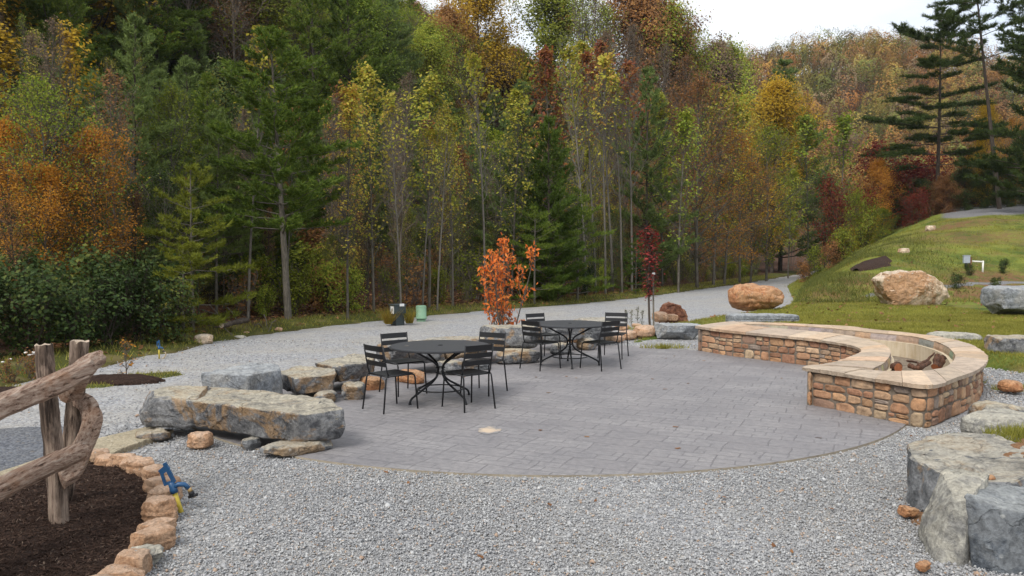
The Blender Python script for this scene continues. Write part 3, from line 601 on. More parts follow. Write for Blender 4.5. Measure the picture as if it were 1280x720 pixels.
def slabs(A, B, seed, z0, z1, mb, gap=.005, m=3, lo=4, hi=9, across=1):
    rnd = random.Random(seed); n = len(A) - 1; i = 0
    while i < n:
        j = min(n, i + rnd.randint(lo, hi))
        if n - j < 3: j = n
        c0 = random.Random(seed + i).choice(CPAL); v = rnd.uniform(.82, 1.12); c = tuple(x * v for x in c0); dz = rnd.uniform(-.006, .006)
        K = (j - i) * 2; rows = []
        for k in range(K + 1):
            t = i + (j - i) * k / K; e = gap / max((A[j] - A[i]).length, .1) * (j - i) * .5
            t = min(max(t, i + e), j - e); q = min(int(t), n - 1); f = t - q
            a = A[q].lerp(A[q + 1], f); b = B[q].lerp(B[q + 1], f); d = (b - a); ln = d.length or .01; d /= ln
            ja = noise.noise(Vector((t * .9, seed, 0))) * .022 + noise.noise(Vector((t * 3.1, seed, 4))) * .012; jb = noise.noise(Vector((t * .9, seed, 9))) * .010
            rows.append((a - d * ja, b + d * jb, d))
        W = 4
        top = []; bot = []
        for a, b, d in rows:
            for w_ in range(W + 1):
                f = w_ / W; p = a.lerp(b, f); ch = .010 if w_ in (0, W) else 0
                top.append((p.x, p.y, z1 + dz - ch + .004 * noise.noise(Vector((p.x * 4, p.y * 4, seed)))))
                und = noise.noise(Vector((p.x * 9, p.y * 9, seed + 3))) * .012
                qd = d * (.012 + und) * (1 if w_ == 0 else -1 if w_ == W else 0); bot.append((p.x + qd.x, p.y + qd.y, z0))
        vs_ = top + bot; o = len(top); fs = []; S = W + 1
        for k in range(K):
            for w_ in range(W):
                a = k * S + w_; fs.append((a, a + 1, a + S + 1, a + S)); fs.append((o + a, o + a + S, o + a + S + 1, o + a + 1))
            a = k * S; fs.append((a, a + S, o + a + S, o + a)); a += W; fs.append((a, o + a, o + a + S, a + S))
        for w_ in range(W):
            fs.append((w_, o + w_, o + w_ + 1, w_ + 1)); a = K * S + w_; fs.append((a, a + 1, o + a + 1, o + a))
        mb.add(vs_, fs, c); i = j
cap = MB(); slabs(E0, E1, 5, ZC - .055, ZC, cap, lo=5, hi=12); slabs(E3, E2, 8, ZC - .057, ZC - .002, cap, lo=5, hi=12)
sub(cap).build('cap', M_CAP, wall, colors=True)
# outline of the masonry: the cap's rim set in by 4.5 cm
loop = E0 + list(reversed(E3))
ctr = [p.copy() for p in loop]
def offset_loop(P, d):
    n = len(P); o = []
    for i in range(n):
        a, b = P[(i - 2) % n], P[(i + 2) % n]; t = (b - a)
        if t.length < 1e-6: o.append(P[i].copy()); continue
        t.normalize(); o.append(P[i] + Vector((t.y, -t.x)) * d)
    return o
area = sum(loop[i].x * loop[(i + 1) % len(loop)].y - loop[(i + 1) % len(loop)].x * loop[i].y for i in range(len(loop)))
sg = 1 if area > 0 else -1        # outward normal sign
inner = offset_loop(loop, -.075 * sg)
core = MB(); n = len(inner)
core.add([(p.x, p.y, -.03) for p in inner] + [(p.x, p.y, ZC - .05) for p in inner], [(k, (k + 1) % n, n + (k + 1) % n, n + k) for k in range(n)])
def rubble(P, z0, z1, sg, mb, seed, dep=.020, wmin=.13, wmax=.38):
    rnd = random.Random(seed); s = [0]
    for a, b in zip(P[:-1], P[1:]): s.append(s[-1] + (b - a).length)
    def at(u):
        u = min(max(u, 0), s[-1]); i = int(np.searchsorted(s, u, side='right')) - 1; i = min(max(i, 0), len(P) - 2)
        l_ = s[i + 1] - s[i]; t = (u - s[i]) / l_ if l_ > 1e-9 else 0
        a, b = P[max(i - 1, 0)], P[min(i + 2, len(P) - 1)]; d = (b - a).normalized(); return P[i].lerp(P[i + 1], t), Vector((d.y, -d.x)) * sg
    cells = []
    def split(u0, u1, v0, v1, dpt):
        W, Hh = u1 - u0, v1 - v0; big = rnd.random() < .22
        if W > .95: k = u0 + W * rnd.uniform(.4, .6); split(u0, k, v0, v1, dpt + 1); split(k, u1, v0, v1, dpt + 1)
        elif Hh > .20 and not (big and W < .26): k = v0 + Hh * rnd.uniform(.36, .64); split(u0, u1, v0, k, dpt + 1); split(u0, u1, k, v1, dpt + 1)
        elif W > rnd.uniform(.22, .48): k = u0 + W * rnd.uniform(.33, .67); split(u0, k, v0, v1, dpt + 1); split(k, u1, v0, v1, dpt + 1)
        elif Hh > .12 and W > .12 and not big and rnd.random() < .6: k = v0 + Hh * rnd.uniform(.4, .6); split(u0, u1, v0, k, dpt + 1); split(u0, u1, k, v1, dpt + 1)
        else: cells.append((u0, u1, v0, v1))
    tot = s[-1]; e_ = .17 if tot > 1.2 else 0
    if e_: cells += [(0, e_ * .7, z0, z0 + .2), (0, e_ * .7, z0 + .2, z1), (tot - e_ * 1.5, tot, z0, z1 - .07), (tot - e_ * 1.5, tot, z1 - .07, z1)]
    split(e_ * .7, tot - e_ * 1.5, z0, z1, 0)
    for (u0, u1, v0, v1) in cells:
        g = .003; u0 += g + rnd.uniform(0, .006); u1 -= g + rnd.uniform(0, .006); v0 += g; v1 -= g + rnd.uniform(0, .005)
        cu, cv, hu, hv = (u0 + u1) / 2, (v0 + v1) / 2, (u1 - u0) / 2, (v1 - v0) / 2
        d0 = dep * rnd.uniform(.7, 1.35); c0 = rnd.choice(PAL); vv = rnd.uniform(.78, 1.2); c = tuple(x * vv for x in c0); K = 8; vs_ = []
        cut = [(math.cos(a), math.sin(a), rnd.uniform(.88, 1.2)) for a in [rnd.uniform(0, 6.28) for _ in range(4)]]
        so_ = rnd.uniform(0, 50); ex = rnd.uniform(4, 11); tu, tv = rnd.uniform(-.25, .25), rnd.uniform(-.25, .25)
        for i in range(K + 1):
            for j in range(K + 1):
                a, b = i / K * 2 - 1, j / K * 2 - 1
                a = math.copysign(abs(a) ** .75, a); b = math.copysign(abs(b) ** .75, b)
                x, y = a, b; mxx = max(abs(a), abs(b)); r = (abs(a) ** ex + abs(b) ** ex) ** (1 / ex) or 1; x, y = a / r * mxx, b / r * mxx
                for (qx, qy, qd) in cut:
                    e = x * qx + y * qy - qd
                    if e > 0: x -= qx * e; y -= qy * e
                pp, nn = at(cu + x * hu); m_ = 1 - mxx ** 13
                dd = d0 * m_ * (1 + tu * x + tv * y) + .011 * noise.noise(Vector((x * 1.7 + so_, y * 1.7, so_))) * m_ - .004 + .005 * noise.noise(Vector((x * 5 + so_, y * 5, so_))) * m_
                vs_.append((pp.x + nn.x * dd, pp.y + nn.y * dd, cv + y * hv))
        S = K + 1; fs = [(i * S + j, i * S + j + 1, (i + 1) * S + j + 1, (i + 1) * S + j) for i in range(K) for j in range(K)]
        mb.add(vs_, fs, c)
face = MB(); inn = inner + [inner[0]]
fpts = inn[:NF + 1]; bpts = list(reversed(inn[NF + 1:NF + 1 + NB + 1]))   # patio face ; outer face from far end round to the near corner
# resample a path evenly and cut it at sharp corners
def run(P, seed, **kw):
    P = [p for i, p in enumerate(P) if i == 0 or (p - P[i - 1]).length > 1e-4]; seg = [P[0]]; k = 0
    for i in range(1, len(P)):
        seg.append(P[i])
        if 2 < i < len(P) - 3 and len(seg) > 4:
            a = (P[i] - P[i - 2]).normalized(); b = (P[i + 2] - P[i]).normalized()
            if a.dot(b) < .55: rubble(seg, -.02, ZC - .06, SG, face, seed + k, **kw); seg = [P[i]]; k += 1
    rubble(seg, -.02, ZC - .06, SG, face, seed + k, **kw)
SG = sg; run(inn, 40)
sub(core).build('mortar_core', M_MORTAR, wall)
fo = sub(face).build('rubble_facing', M_STONE, wall, smooth=True, colors=True)
# hollow: riser stones, ledge and sand-coloured liner
hol = [((930, 405.2), (932, 404.2)), ((960, 407.8), (972, 405.2)), ((1005, 411.6), (1018, 407.7)), ((1045, 416), (1058, 411.5)), ((1082, 423), (1094, 415)), ((1102, 428.5), (1138, 419.2)), ((1110, 433), (1166, 425.2)), ((1113, 438), (1182, 431.2)), ((1112, 443), (1191, 438.2)), ((1109, 449), (1194, 444.7)), ((1101, 455), (1190, 452.2)), ((1092, 459), (1178, 458.9))]
A = cr(w2([a for a, b in hol]), 60); B = cr(w2([b for a, b in hol]), 60); rim = A + list(reversed(B)); n = len(rim)
ar = sum(rim[i].x * rim[(i + 1) % n].y - rim[(i + 1) % n].x * rim[i].y for i in range(n)); s2 = 1 if ar > 0 else -1
rb = MB(); rnd = random.Random(4)
for lst, sgn in ((A, 1), (B, -1)):
    i = 0
    while i < 60:
        j = min(60, i + rnd.randint(2, 4)); c = tuple(x * rnd.uniform(.75, 1.05) for x in rnd.choice([(.38, .31, .22), (.30, .27, .23), (.42, .31, .20), (.34, .31, .27)]))
        P = [lst[q] for q in range(i, j + 1)]; vs_ = []
        for q, p in enumerate(P):
            k = lst[min(i + q + 1, 60)] - lst[max(i + q - 1, 0)]; k = k.normalized() if k.length else Vector((1, 0)); nrm = Vector((k.y, -k.x)) * s2 * sgn
            ed = .008 if q in (0, len(P) - 1) else 0; r_ = noise.noise(Vector((p.x * 8, p.y * 8, 0))) * .012
            vs_ += [(p.x + nrm.x * (.004 + ed), p.y + nrm.y * (.004 + ed), ZC - .03), (p.x - nrm.x * (.012 - ed + r_), p.y - nrm.y * (.012 - ed + r_), ZC - .09), (p.x - nrm.x * (.010 - ed), p.y - nrm.y * (.010 - ed), ZC - .16)]
        rb.add(vs_, [(3 * q + r_, 3 * q + r_ + 1, 3 * q + r_ + 4, 3 * q + r_ + 3) for q in range(len(P) - 1) for r_ in range(2)], c); i = j
sub(rb).build('riser', M_STONE, wall, colors=True)
ln = MB(); ZL = ZC - .135
off = .085; A2 = []; B2 = []
for a, b in zip(A, B):
    d = b - a; l_ = d.length; q = min(off / max(l_, .01), .46); A2.append(a.lerp(b, q)); B2.append(b.lerp(a, q))
i0 = 20
for lst, inn_ in ((A, A2), (B, B2)):
    for i in range(i0, 60):
        a, b, c, d = lst[i], lst[i + 1], inn_[i + 1], inn_[i]
        ln.add([(a.x, a.y, ZL), (b.x, b.y, ZL), (c.x, c.y, ZL), (d.x, d.y, ZL), (c.x, c.y, .02), (d.x, d.y, .02)], [(0, 1, 2, 3), (3, 2, 4, 5)])
for i in range(0, i0):
    ln.add([(A[i].x, A[i].y, ZL), (A[i + 1].x, A[i + 1].y, ZL), (B[i + 1].x, B[i + 1].y, ZL), (B[i].x, B[i].y, ZL)], [(0, 1, 2, 3)])
for i in (i0, 60):
    a, b = A2[i], B2[i]; ln.add([(a.x, a.y, ZL), (b.x, b.y, ZL), (b.x, b.y, .02), (a.x, a.y, .02)], [(0, 1, 2, 3)])
sub(ln).build('fire_trough_liner', M_LINER, wall)
fl = MB()
for i in range(i0, 60): fl.add([(A2[i].x, A2[i].y, .10), (A2[i + 1].x, A2[i + 1].y, .10), (B2[i + 1].x, B2[i + 1].y, .10), (B2[i].x, B2[i].y, .10)], [(0, 1, 2, 3)])
sub(fl).build('trough_floor', simple('ash_and_sand', (.20, .16, .12), .95, .5, 14, .1, .5), wall)
# logs in the trough
LOG = m_bark('charred_log', (.02, .014, .012), (.16, .08, .05), 1, 5); RED = simple('reddish_cut_wood', (.34, .12, .05), .85, .3, 20)
def stick(name, P, r0, r1, mat, label, cat='log', n=9, endm=None, group=None):
    rnd = random.Random(len(label)); P = [Vector(p) for p in P]; Q = []; Rr = []
    for i in range(len(P) - 1):
        for k in range(4): Q.append(P[i].lerp(P[i + 1], k / 4) + Vector([rnd.uniform(-1, 1) * r0 * .25 for _ in range(3)]))
    Q.append(P[-1]); m = len(Q)
    for i in range(m): Rr.append((r0 + (r1 - r0) * i / (m - 1)) * rnd.uniform(.88, 1.12))
    mb = MB(); mb.tube(Q, Rr, n); nf = len(mb.f); mb.m[-1] = mb.m[-2] = 1
    o = mb.build(name, [mat, endm or mat], smooth=False); return props(o, label, cat, group)
lc = G(1150, 459, .42)
stick('firewood_log', [G(1136, 457, .42), G(1150, 461, .40), G(1162, 453, .45)], .035, .028, LOG, 'thick dark branch lying across the fire trough')
stick('firewood_log', [G(1148, 457, .42), G(1160, 450, .46), G(1168, 441, .55)], .026, .010, LOG, 'thin dark branch pointing up out of the fire trough')
stick('firewood_log', [G(1134, 451, .42), G(1146, 453, .44), G(1153, 456, .42)], .016, .010, LOG, 'thin reddish twig at the left of the fire trough')
stick('firewood_log', [G(1118, 458, .38), G(1123, 460, .38)], .06, .06, LOG, 'sawn log end showing a red face at the left of the trough', endm=RED, n=12)
stick('firewood_log', [G(1173, 456, .37) + Vector((0, .1, -.05)), G(1172, 444, .47)+ Vector((0, 0, -.0))], .05, .045, LOG, 'upright split log standing at the right of the fire trough', endm=RED)
stick('firewood_log', [G(1179, 455, .37) + Vector((0, .1, -.05)), G(1180, 446, .45)], .045, .04, LOG, 'short dark split log beside the upright one in the trough', endm=RED)

# ================================================================== furniture
def make_chair(loc, ang, label):
    """slatted metal side chair; front looks along +x before rotation"""
    root = props(empty('patio_chair', loc, ang), label, 'chair', 'black slatted metal chairs round the two tables')
    sw, sd_, sh = .42, .42, .445
    fr = MB(); r = .0105
    for s in (-1, 1):   # each side: leg, side rail under the seat, leg
        y = s * sw / 2
        leg = MB(); leg.tube([(.235, s * (sw / 2 + .015), 0), (.205, y, .40), (.19, y, .430), (.165, y, .440)], r, 8); leg.build('leg', M_METAL, root, True)
        leg = MB(); leg.tube([(-.275, s * (sw / 2 + .02), 0), (-.225, y, .40), (-.215, y, .432), (-.19, y, .441)], r, 8); leg.build('leg', M_METAL, root, True)
        fr.tube([(-.19, y, .441), (.165, y, .440)], r, 8)
    fr.tube([(-.19, -sw / 2, .436), (-.19, sw / 2, .436)], r * .9, 8); fr.tube([(.165, -sw / 2, .436), (.165, sw / 2, .436)], r * .9, 8)
    fr.build('seat_frame', M_METAL, root, True)
    seat = MB()
    for k in range(7):
        x0 = -.175 + k * .0585; dz = .006 * math.cos((k - 3) / 3 * 1.2)
        seat.box((x0, 0, .4525 - dz), (.046, sw - .02, .005), 0)
    seat.build('seat', M_METAL, root)
    bf = MB()
    for s in (-1, 1):
        y = s * (sw / 2 - .002); bf = MB(); bf.tube([(-.185, y, .440), (-.205, y, .50), (-.235, y, .64), (-.265, y, .815)], .009, 8); bf.build('back_post', M_METAL, root, True)
    bk = MB()
    for z0, hh in ((.775, .070), (.680, .062), (.588, .062)):
        x = -.205 - (z0 - .50) * .19; K = 10; vs_ = []
        for k in range(K + 1):
            y = (k / K - .5) * (sw - .008); cx_ = x - .014 * (1 - (2 * k / K - 1) ** 2)
            for dz in (-hh / 2, hh / 2):
                for dx in (-.003, .003): vs_.append((cx_ + dx - dz * .19 * .9, y, z0 + dz))
        fs = []
        for k in range(K):
            a = 4 * k; b = a + 4; fs += [(a, b, b + 2, a + 2), (a + 1, a + 3, b + 3, b + 1), (a, a + 1, b + 1, b), (a + 2, b + 2, b + 3, a + 3)]
        fs += [(0, 2, 3, 1), (4 * K, 4 * K + 1, 4 * K + 3, 4 * K + 2)]; bk.add(vs_, fs)
    bk.build('backrest', M_METAL, root, False)
    return root
def make_table(loc, ang, label, mark=False):
    root = props(empty('patio_table', loc, ang), label, 'table', 'round black metal patio tables'); Rt = .665
    t = MB(); n = 72; prof = [(0.022, .722), (.1, .722), (Rt - .06, .7225), (Rt - .012, .722), (Rt, .716), (Rt + .002, .70), (Rt - .006, .692), (Rt - .02, .694), (Rt - .03, .712), (.022, .712)]
    vs_ = [(r_ * math.cos(6.28318 * k / n), r_ * math.sin(6.28318 * k / n), z) for r_, z in prof for k in range(n)]
    m = len(prof); fs = [(i * n + k, i * n + (k + 1) % n, ((i + 1) % m) * n + (k + 1) % n, ((i + 1) % m) * n + k) for i in range(m) for k in range(n)]
    t.add(vs_, [f[::-1] for f in fs])
    tt = NT('mesh_table_top'); co = tt.coord('Object'); v = tt.vor(co, 75, rnd=0); tt.done(tt.ramp(v, [(.28, (.008, .008, .009)), (.4, (.035, .036, .04))]), .5, tt.bump(v, .3, .003), .4)
    o = t.build('tabletop', tt.m, root, False)
    rg = MB(); rg.tube([(.03 * math.cos(a), .03 * math.sin(a), .7245) for a in [k * 6.28318 / 16 for k in range(17)]], .005, 6, caps=False); rg.build('umbrella_hole_ring', M_METAL, root, True)
    for k in range(4):
        a = k * math.pi / 2 + math.pi / 4; c, s = math.cos(a), math.sin(a); P = []
        for r_, z in ((.505, 0), (.503, .03), (.485, .065), (.44, .095), (.30, .165), (.16, .235), (.075, .30), (.045, .37), (.045, .42), (.07, .475), (.14, .525), (.30, .61), (.42, .675), (.47, .70)): P.append(Vector((r_ * c, r_ * s, z)))
        Q = []
        for i in range(len(P) - 1):
            for q in range(3):
                t_ = q / 3; p0, p1, p2, p3 = P[max(i - 1, 0)], P[i], P[i + 1], P[min(i + 2, len(P) - 1)]
                Q.append(.5 * ((2 * p1) + (p2 - p0) * t_ + (2 * p0 - 5 * p1 + 4 * p2 - p3) * t_ * t_ + (3 * p1 - p0 - 3 * p2 + p3) * t_ ** 3))
        Q.append(P[-1]); lg = MB(); lg.tube(Q, .0145, 10); lg.tube([(.505 * c, .505 * s, 0), (.505 * c, .505 * s, .018)], .02, 10); lg.build('leg', M_METAL, root, True)
    rg = MB(); rg.tube([(.30 * math.cos(q), .30 * math.sin(q), .150) for q in [k * 6.28318 / 40 for k in range(41)]], .009, 8, caps=False); rg.build('ring_brace', M_METAL, root, True)
    hb = MB()
    for z in (.36, .43): hb.tube([(.06 * math.cos(q), .06 * math.sin(q), z) for q in [k * 6.28318 / 20 for k in range(21)]], .007, 6, caps=False)
    hb.build('hub', M_METAL, root, True)
    if mark:
        mk = MB(); mk.box((-.43, -.10, .7255), (.05, .012, .003), .3); mk.build('label_sticker', simple('sticker', (.3, .25, .2)), root)
    return root
make_table((-.945, 10.5, 0), R(0), 'round black metal table nearer the camera, with four slatted chairs', True)
make_table((1.0, 13.75, 0), R(45), 'round black metal table farther back on the patio near the orange sapling')
def ch(x, y, fx, fy, lb): make_chair((x, y, 0), math.atan2(fy, fx), lb)
ch(-1.50, 9.90, .66, .62, 'black slatted chair at the front left of the nearer table, leftmost of all chairs')
ch(-1.50, 11.02, .62, -.78, 'black slatted chair at the back left of the nearer table')
ch(-.40, 11.05, -.48, -.88, 'black slatted chair at the back right of the nearer table')
ch(-.56, 9.98, -.61, .79, 'black slatted chair at the front right of the nearer table, its back towards the camera')
ch(.49, 13.36, .70, .70, 'black slatted chair at the front left of the farther table')
ch(.58, 14.6, .58, -.81, 'black slatted chair at the back left of the farther table')
ch(1.87, 14.75, -.35, -.93, 'black slatted chair at the back right of the farther table')
ch(1.47, 13.35, -.63, .78, 'black slatted chair at the front right of the farther table, its back towards the camera')

# ================================================================== left foreground: fence, mulch bed, edging, slabs
def rough_log(name, P, rad, mats, n=14, seg=14, seed=0, rz=.25, parent=None, flat=1.0, sharp=.30):
    """split / round timber with ridges running along it and ragged ends"""
    P = [Vector(p) for p in P]; Q = cr3(P, seg); mb = MB(); rnd = random.Random(seed); pr = [1 + rnd.uniform(-sharp, sharp * .5) for _ in range(n)]
    pr = [(pr[i] + pr[(i + 1) % n] * .5) / 1.5 for i in range(n)]
    vs_ = []; up = Vector((0, 0, 1)); t0 = (Q[-1] - Q[0]).normalized()
    if abs(t0.z) > .8: up = Vector((0, 1, 0))
    m = len(Q)
    for i, p in enumerate(Q):
        t = (Q[min(i + 1, m - 1)] - Q[max(i - 1, 0)]).normalized(); u = t.cross(up).normalized(); v = u.cross(t).normalized()
        rr = rad[0] + (rad[1] - rad[0]) * i / (m - 1) if hasattr(rad, '__len__') else rad
        for k in range(n):
            a = 2 * math.pi * k / n + .25 * noise.noise(Vector((i * .15, seed, 0)))
            r_ = rr * pr[k] * (1 + .07 * noise.noise(Vector((math.cos(a) * 2, math.sin(a) * 2, i * .28 + seed)))) * (1 + .05 * noise.noise(Vector((k * 2.1, i * 1.1, seed))))
            e = t * (noise.noise(Vector((k * .6, seed, 3))) * rr * .5) if i in (0, m - 1) else Vector()
            vs_.append(p + u * (math.cos(a) * r_ * flat) + v * (math.sin(a) * r_) + e)
    fs = [(i * n + k, i * n + (k + 1) % n, (i + 1) * n + (k + 1) % n, (i + 1) * n + k) for i in range(m - 1) for k in range(n)]
    mb.add(vs_, fs); mb.add(vs_[:n], [tuple(range(n - 1, -1, -1))], m=1); mb.add(vs_[-n:], [tuple(range(n))], m=1)
    return mb.build(name, mats, parent)
def cr3(P, n):
    P = [P[0] * 2 - P[1]] + P + [P[-1] * 2 - P[-2]]; o = []; m = len(P) - 3
    for k in range(n * m + 1):
        t = k / n; i = min(int(t), m - 1); t -= i; a, b, c, d = P[i:i + 4]
        o.append(.5 * ((2 * b) + (c - a) * t + (2 * a - 5 * b + 4 * c - d) * t * t + (3 * b - a - 3 * c + d) * t ** 3))
    return o
fence = props(empty('rail_fence', (-3.17, 5.5, 0)), 'weathered split-rail fence with two round posts standing in the mulch bed', 'fence')
def fl_(P): return [Vector(p) - Vector((-3.17, 5.5, 0)) for p in P]
pm = [M_POST, M_ENDGRAIN]
rough_log('post', fl_([(-3.165, 5.52, -.1), (-3.19, 5.53, .4), (-3.21, 5.5, .9), (-3.235, 5.5, 1.31)]), (.068, .060), pm, seed=2, parent=fence, n=22, sharp=.22)
rough_log('post', fl_([(-3.44, 5.98, -.1), (-3.34, 6.0, .5), (-3.255, 6.0, 1.28)]), (.066, .062), pm, seed=5, parent=fence, n=22, sharp=.22)
rm = [M_RAIL, M_RAIL]
rough_log('rail', fl_([D(-260, 600, 3.6), D(-100, 552, 4.4), D(0, 508, 4.95), D(60, 484, 5.30), D(97, 466, 5.62), D(107, 458, 5.75)]), (.090, .078), rm, seed=7, seg=8, parent=fence, sharp=.34)
rough_log('rail', fl_([D(86, 492, 5.85), D(100, 468, 5.80), D(112, 454, 5.85), D(126, 446, 5.95)]), (.10, .060), rm, seed=9, seg=6, parent=fence, sharp=.34)
rough_log('rail', fl_([D(-260, 735, 3.7), D(-100, 668, 4.3), D(0, 611, 4.85), D(60, 581, 5.25), D(102, 563, 5.50)]), (.092, .076), rm, seed=12, seg=8, parent=fence, sharp=.34)
rough_log('rail', fl_([D(72, 601, 5.50), D(90, 588, 5.62), D(105, 556, 5.75), D(116, 528, 5.85), D(112, 508, 5.95), D(98, 498, 6.02)]), (.078, .062), rm, seed=15, seg=6, parent=fence, sharp=.3)
# mulch bed
def bed(px):
    return [G(a, b, 0).xy for a, b in px]
BEDL = np.array([tuple(p) for p in bed([(118, 577), (150, 583), (185, 592), (205, 615), (203, 645), (190, 672), (172, 700), (148, 722), (90, 760), (-60, 800), (-400, 780), (-420, 640), (-90, 625), (0, 603), (70, 584)])])
def bz(x, y):
    d, _ = poly_dist(x, y, BEDL, True); s = np.where(inside(x, y, BEDL), d, -d)
    return -.10 + .13 * sm(-.1, .12, s) + .05 * sm(.1, 1.0, s) + .012 * np.sin(x * 23 + np.sin(y * 17) * 2) * np.sin(y * 27) + .008 * np.sin(x * 61 + y * 13) * np.sin(y * 53)
mul = grid_mesh('mulch_bed', np.arange(-6.2, -2.1, .03), np.arange(3.6, 7.7, .03), bz, M_MULCH); props(mul, kind='structure')
rs = np.random.RandomState(3)
def chips(name, pts, ln_, wd, mat, kind='stuff', label=None, cat=None, flatness=.35, th=.0):
    n = len(pts); P = np.asarray(pts, float); a = rs.uniform(0, 6.283, n); e = rs.normal(0, flatness, n)
    u = np.stack([np.cos(a) * np.cos(e), np.sin(a) * np.cos(e), np.sin(e)], 1); v = np.stack([-np.sin(a), np.cos(a), rs.normal(0, flatness, n)], 1)
    l_ = (ln_ * rs.uniform(.5, 1.3, n))[:, None]; w_ = (wd * rs.uniform(.6, 1.3, n))[:, None]
    V = np.stack([P - u * l_ - v * w_ * .5, P + u * l_ - v * w_, P + u * l_ * .9 + v * w_, P - u * l_ + v * w_ * .7], 1).reshape(-1, 3)
    Fc = np.arange(4 * n).reshape(n, 4); o = np_mesh(name, V, Fc, mat); return props(o, label, cat, None, kind)
q = rs.uniform([-6, 3.9], [-2.2, 7.6], (52000, 2)); q = q[inside(q[:, 0], q[:, 1], BEDL)]; z = bz(q[:, 0], q[:, 1]) + rs.uniform(0, .012, len(q))
tm = NT('mulch_shreds'); g_ = tm.n('ShaderNodeNewGeometry'); tm.done(tm.ramp(g_.outputs['Random Per Island'], [(0, (.024, .014, .010)), (.6, (.050, .030, .022)), (.95, (.085, .055, .04)), (1, (.16, .12, .09))]), .95, spec=.1)
chips('bark_mulch', np.c_[q, z], .015, .0035, tm.m, label='dark shredded bark mulch filling the stone-edged bed', cat='mulch')
# orange edging stones round the bed: each its own stone
EDG = 'orange sandstone edging blocks round the mulch bed'
eds = [(118, 578, .24, .16, .10, 10), (137, 583, .22, .17, .09, -10), (152, 585, .20, .15, .11, 0), (165, 588, .17, .14, .11, 5), (179, 594, .22, .19, .13, -25), (195, 604, .22, .17, .13, -50),
 (203, 617, .24, .17, .12, 10), (205, 633, .22, .17, .14, 65), (200, 650, .20, .20, .15, 5), (198, 668, .21, .16, .10, 60), (189, 686, .26, .15, .12, 62), (183, 700, .18, .15, .08, 20), (169, 714, .17, .18, .12, 10), (150, 728, .24, .15, .08, 20), (122, 742, .25, .16, .09, 25), (86, 757, .25, .16, .09, 20)]
names = ['low slab-like edging stone under the tip of the curved rail', 'second edging stone of the bed, counting from the far left corner', 'tan edging stone third from the far left corner of the bed', 'small tan edging stone fourth from the far left corner of the bed', 'wide edging stone at the bend of the bed, above the blue hydrant', 'edging stone just left of the blue hydrant handle', 'block edging stone level with the hydrant body', 'tilted edging stone beside the yellow hydrant pipe', 'large square edging stone below the hydrant', 'rounded edging stone left of and below the hydrant', 'bright orange long edging stone on the right of the bed', 'pale cream edging stone between two orange ones', 'small orange edging stone below the pale cream one', 'low wide edging stone at the bottom edge of the picture', 'edging stone just cut off by the bottom of the picture', 'edging stone hidden at the bottom left of the bed']
for i, ((px, py, a, b, c, r_), lb) in enumerate(zip(eds, names)):
    p = G(px, py, 0); boulder('edging_stone', (p.x, p.y, -.04), (a * 1.15, b * 1.15, c + .05), 300 + i, 'pale' if i == 11 else 'edge', rz=R(r_), boxy=5, planes=7, res=16, rough=.03, label=lb, group=EDG, cat='stone')
# flat beige slabs
ROCK['flag'] = m_rock('beige_flagstone', (.46, .39, .27), (.36, .30, .21), (.44, .34, .22), (.50, .43, .30), .4, .8, 1.5)
def slab(pts, z, th, label, seed):
    rnd = random.Random(seed); mb = MB(); pp = []
    for i, p in enumerate(pts):
        q_ = pts[(i + 1) % len(pts)]
        for k in range(8):
            f = k / 8; v = Vector(p).lerp(Vector(q_), f); pp.append((v.x + rnd.uniform(-.012, .012), v.y + rnd.uniform(-.012, .012)))
    n = len(pp); c = Vector((sum(p[0] for p in pp) / n, sum(p[1] for p in pp) / n))
    ins = [tuple(Vector(p).lerp(c, .03)) for p in pp]
    mb.add([(x, y, z + th) for x, y in ins] + [(x, y, z + th - .012) for x, y in pp] + [(x, y, z) for x, y in pp], [tuple(range(n))] + [(k, n + k, n + (k + 1) % n, (k + 1) % n) for k in range(n)] + [(n + k, 2 * n + k, 2 * n + (k + 1) % n, n + (k + 1) % n) for k in range(n)])
    # make face normals point outward whatever the winding
    o = mb.build('flagstone', ROCK['flag']); bm = bmesh.new(); bm.from_mesh(o.data); bmesh.ops.recalc_face_normals(bm, faces=bm.faces[:]); bm.to_mesh(o.data); bm.free()
    return props(o, label, 'flagstone', 'beige flagstones behind the fence')
slab(g2((108, 574), (120, 552), (150, 545), (182, 537), (218, 541), (190, 551), (160, 562), (140, 571)), -.025, .06, 'pointed beige flagstone between the fence and the rounded left boulder', 1)
slab(g2((-60, 632), (-60, 618), (10, 592), (70, 571), (104, 566), (104, 578), (60, 592), (0, 616)), -.025, .07, 'long beige flagstone running behind the fence posts to the left edge', 2)
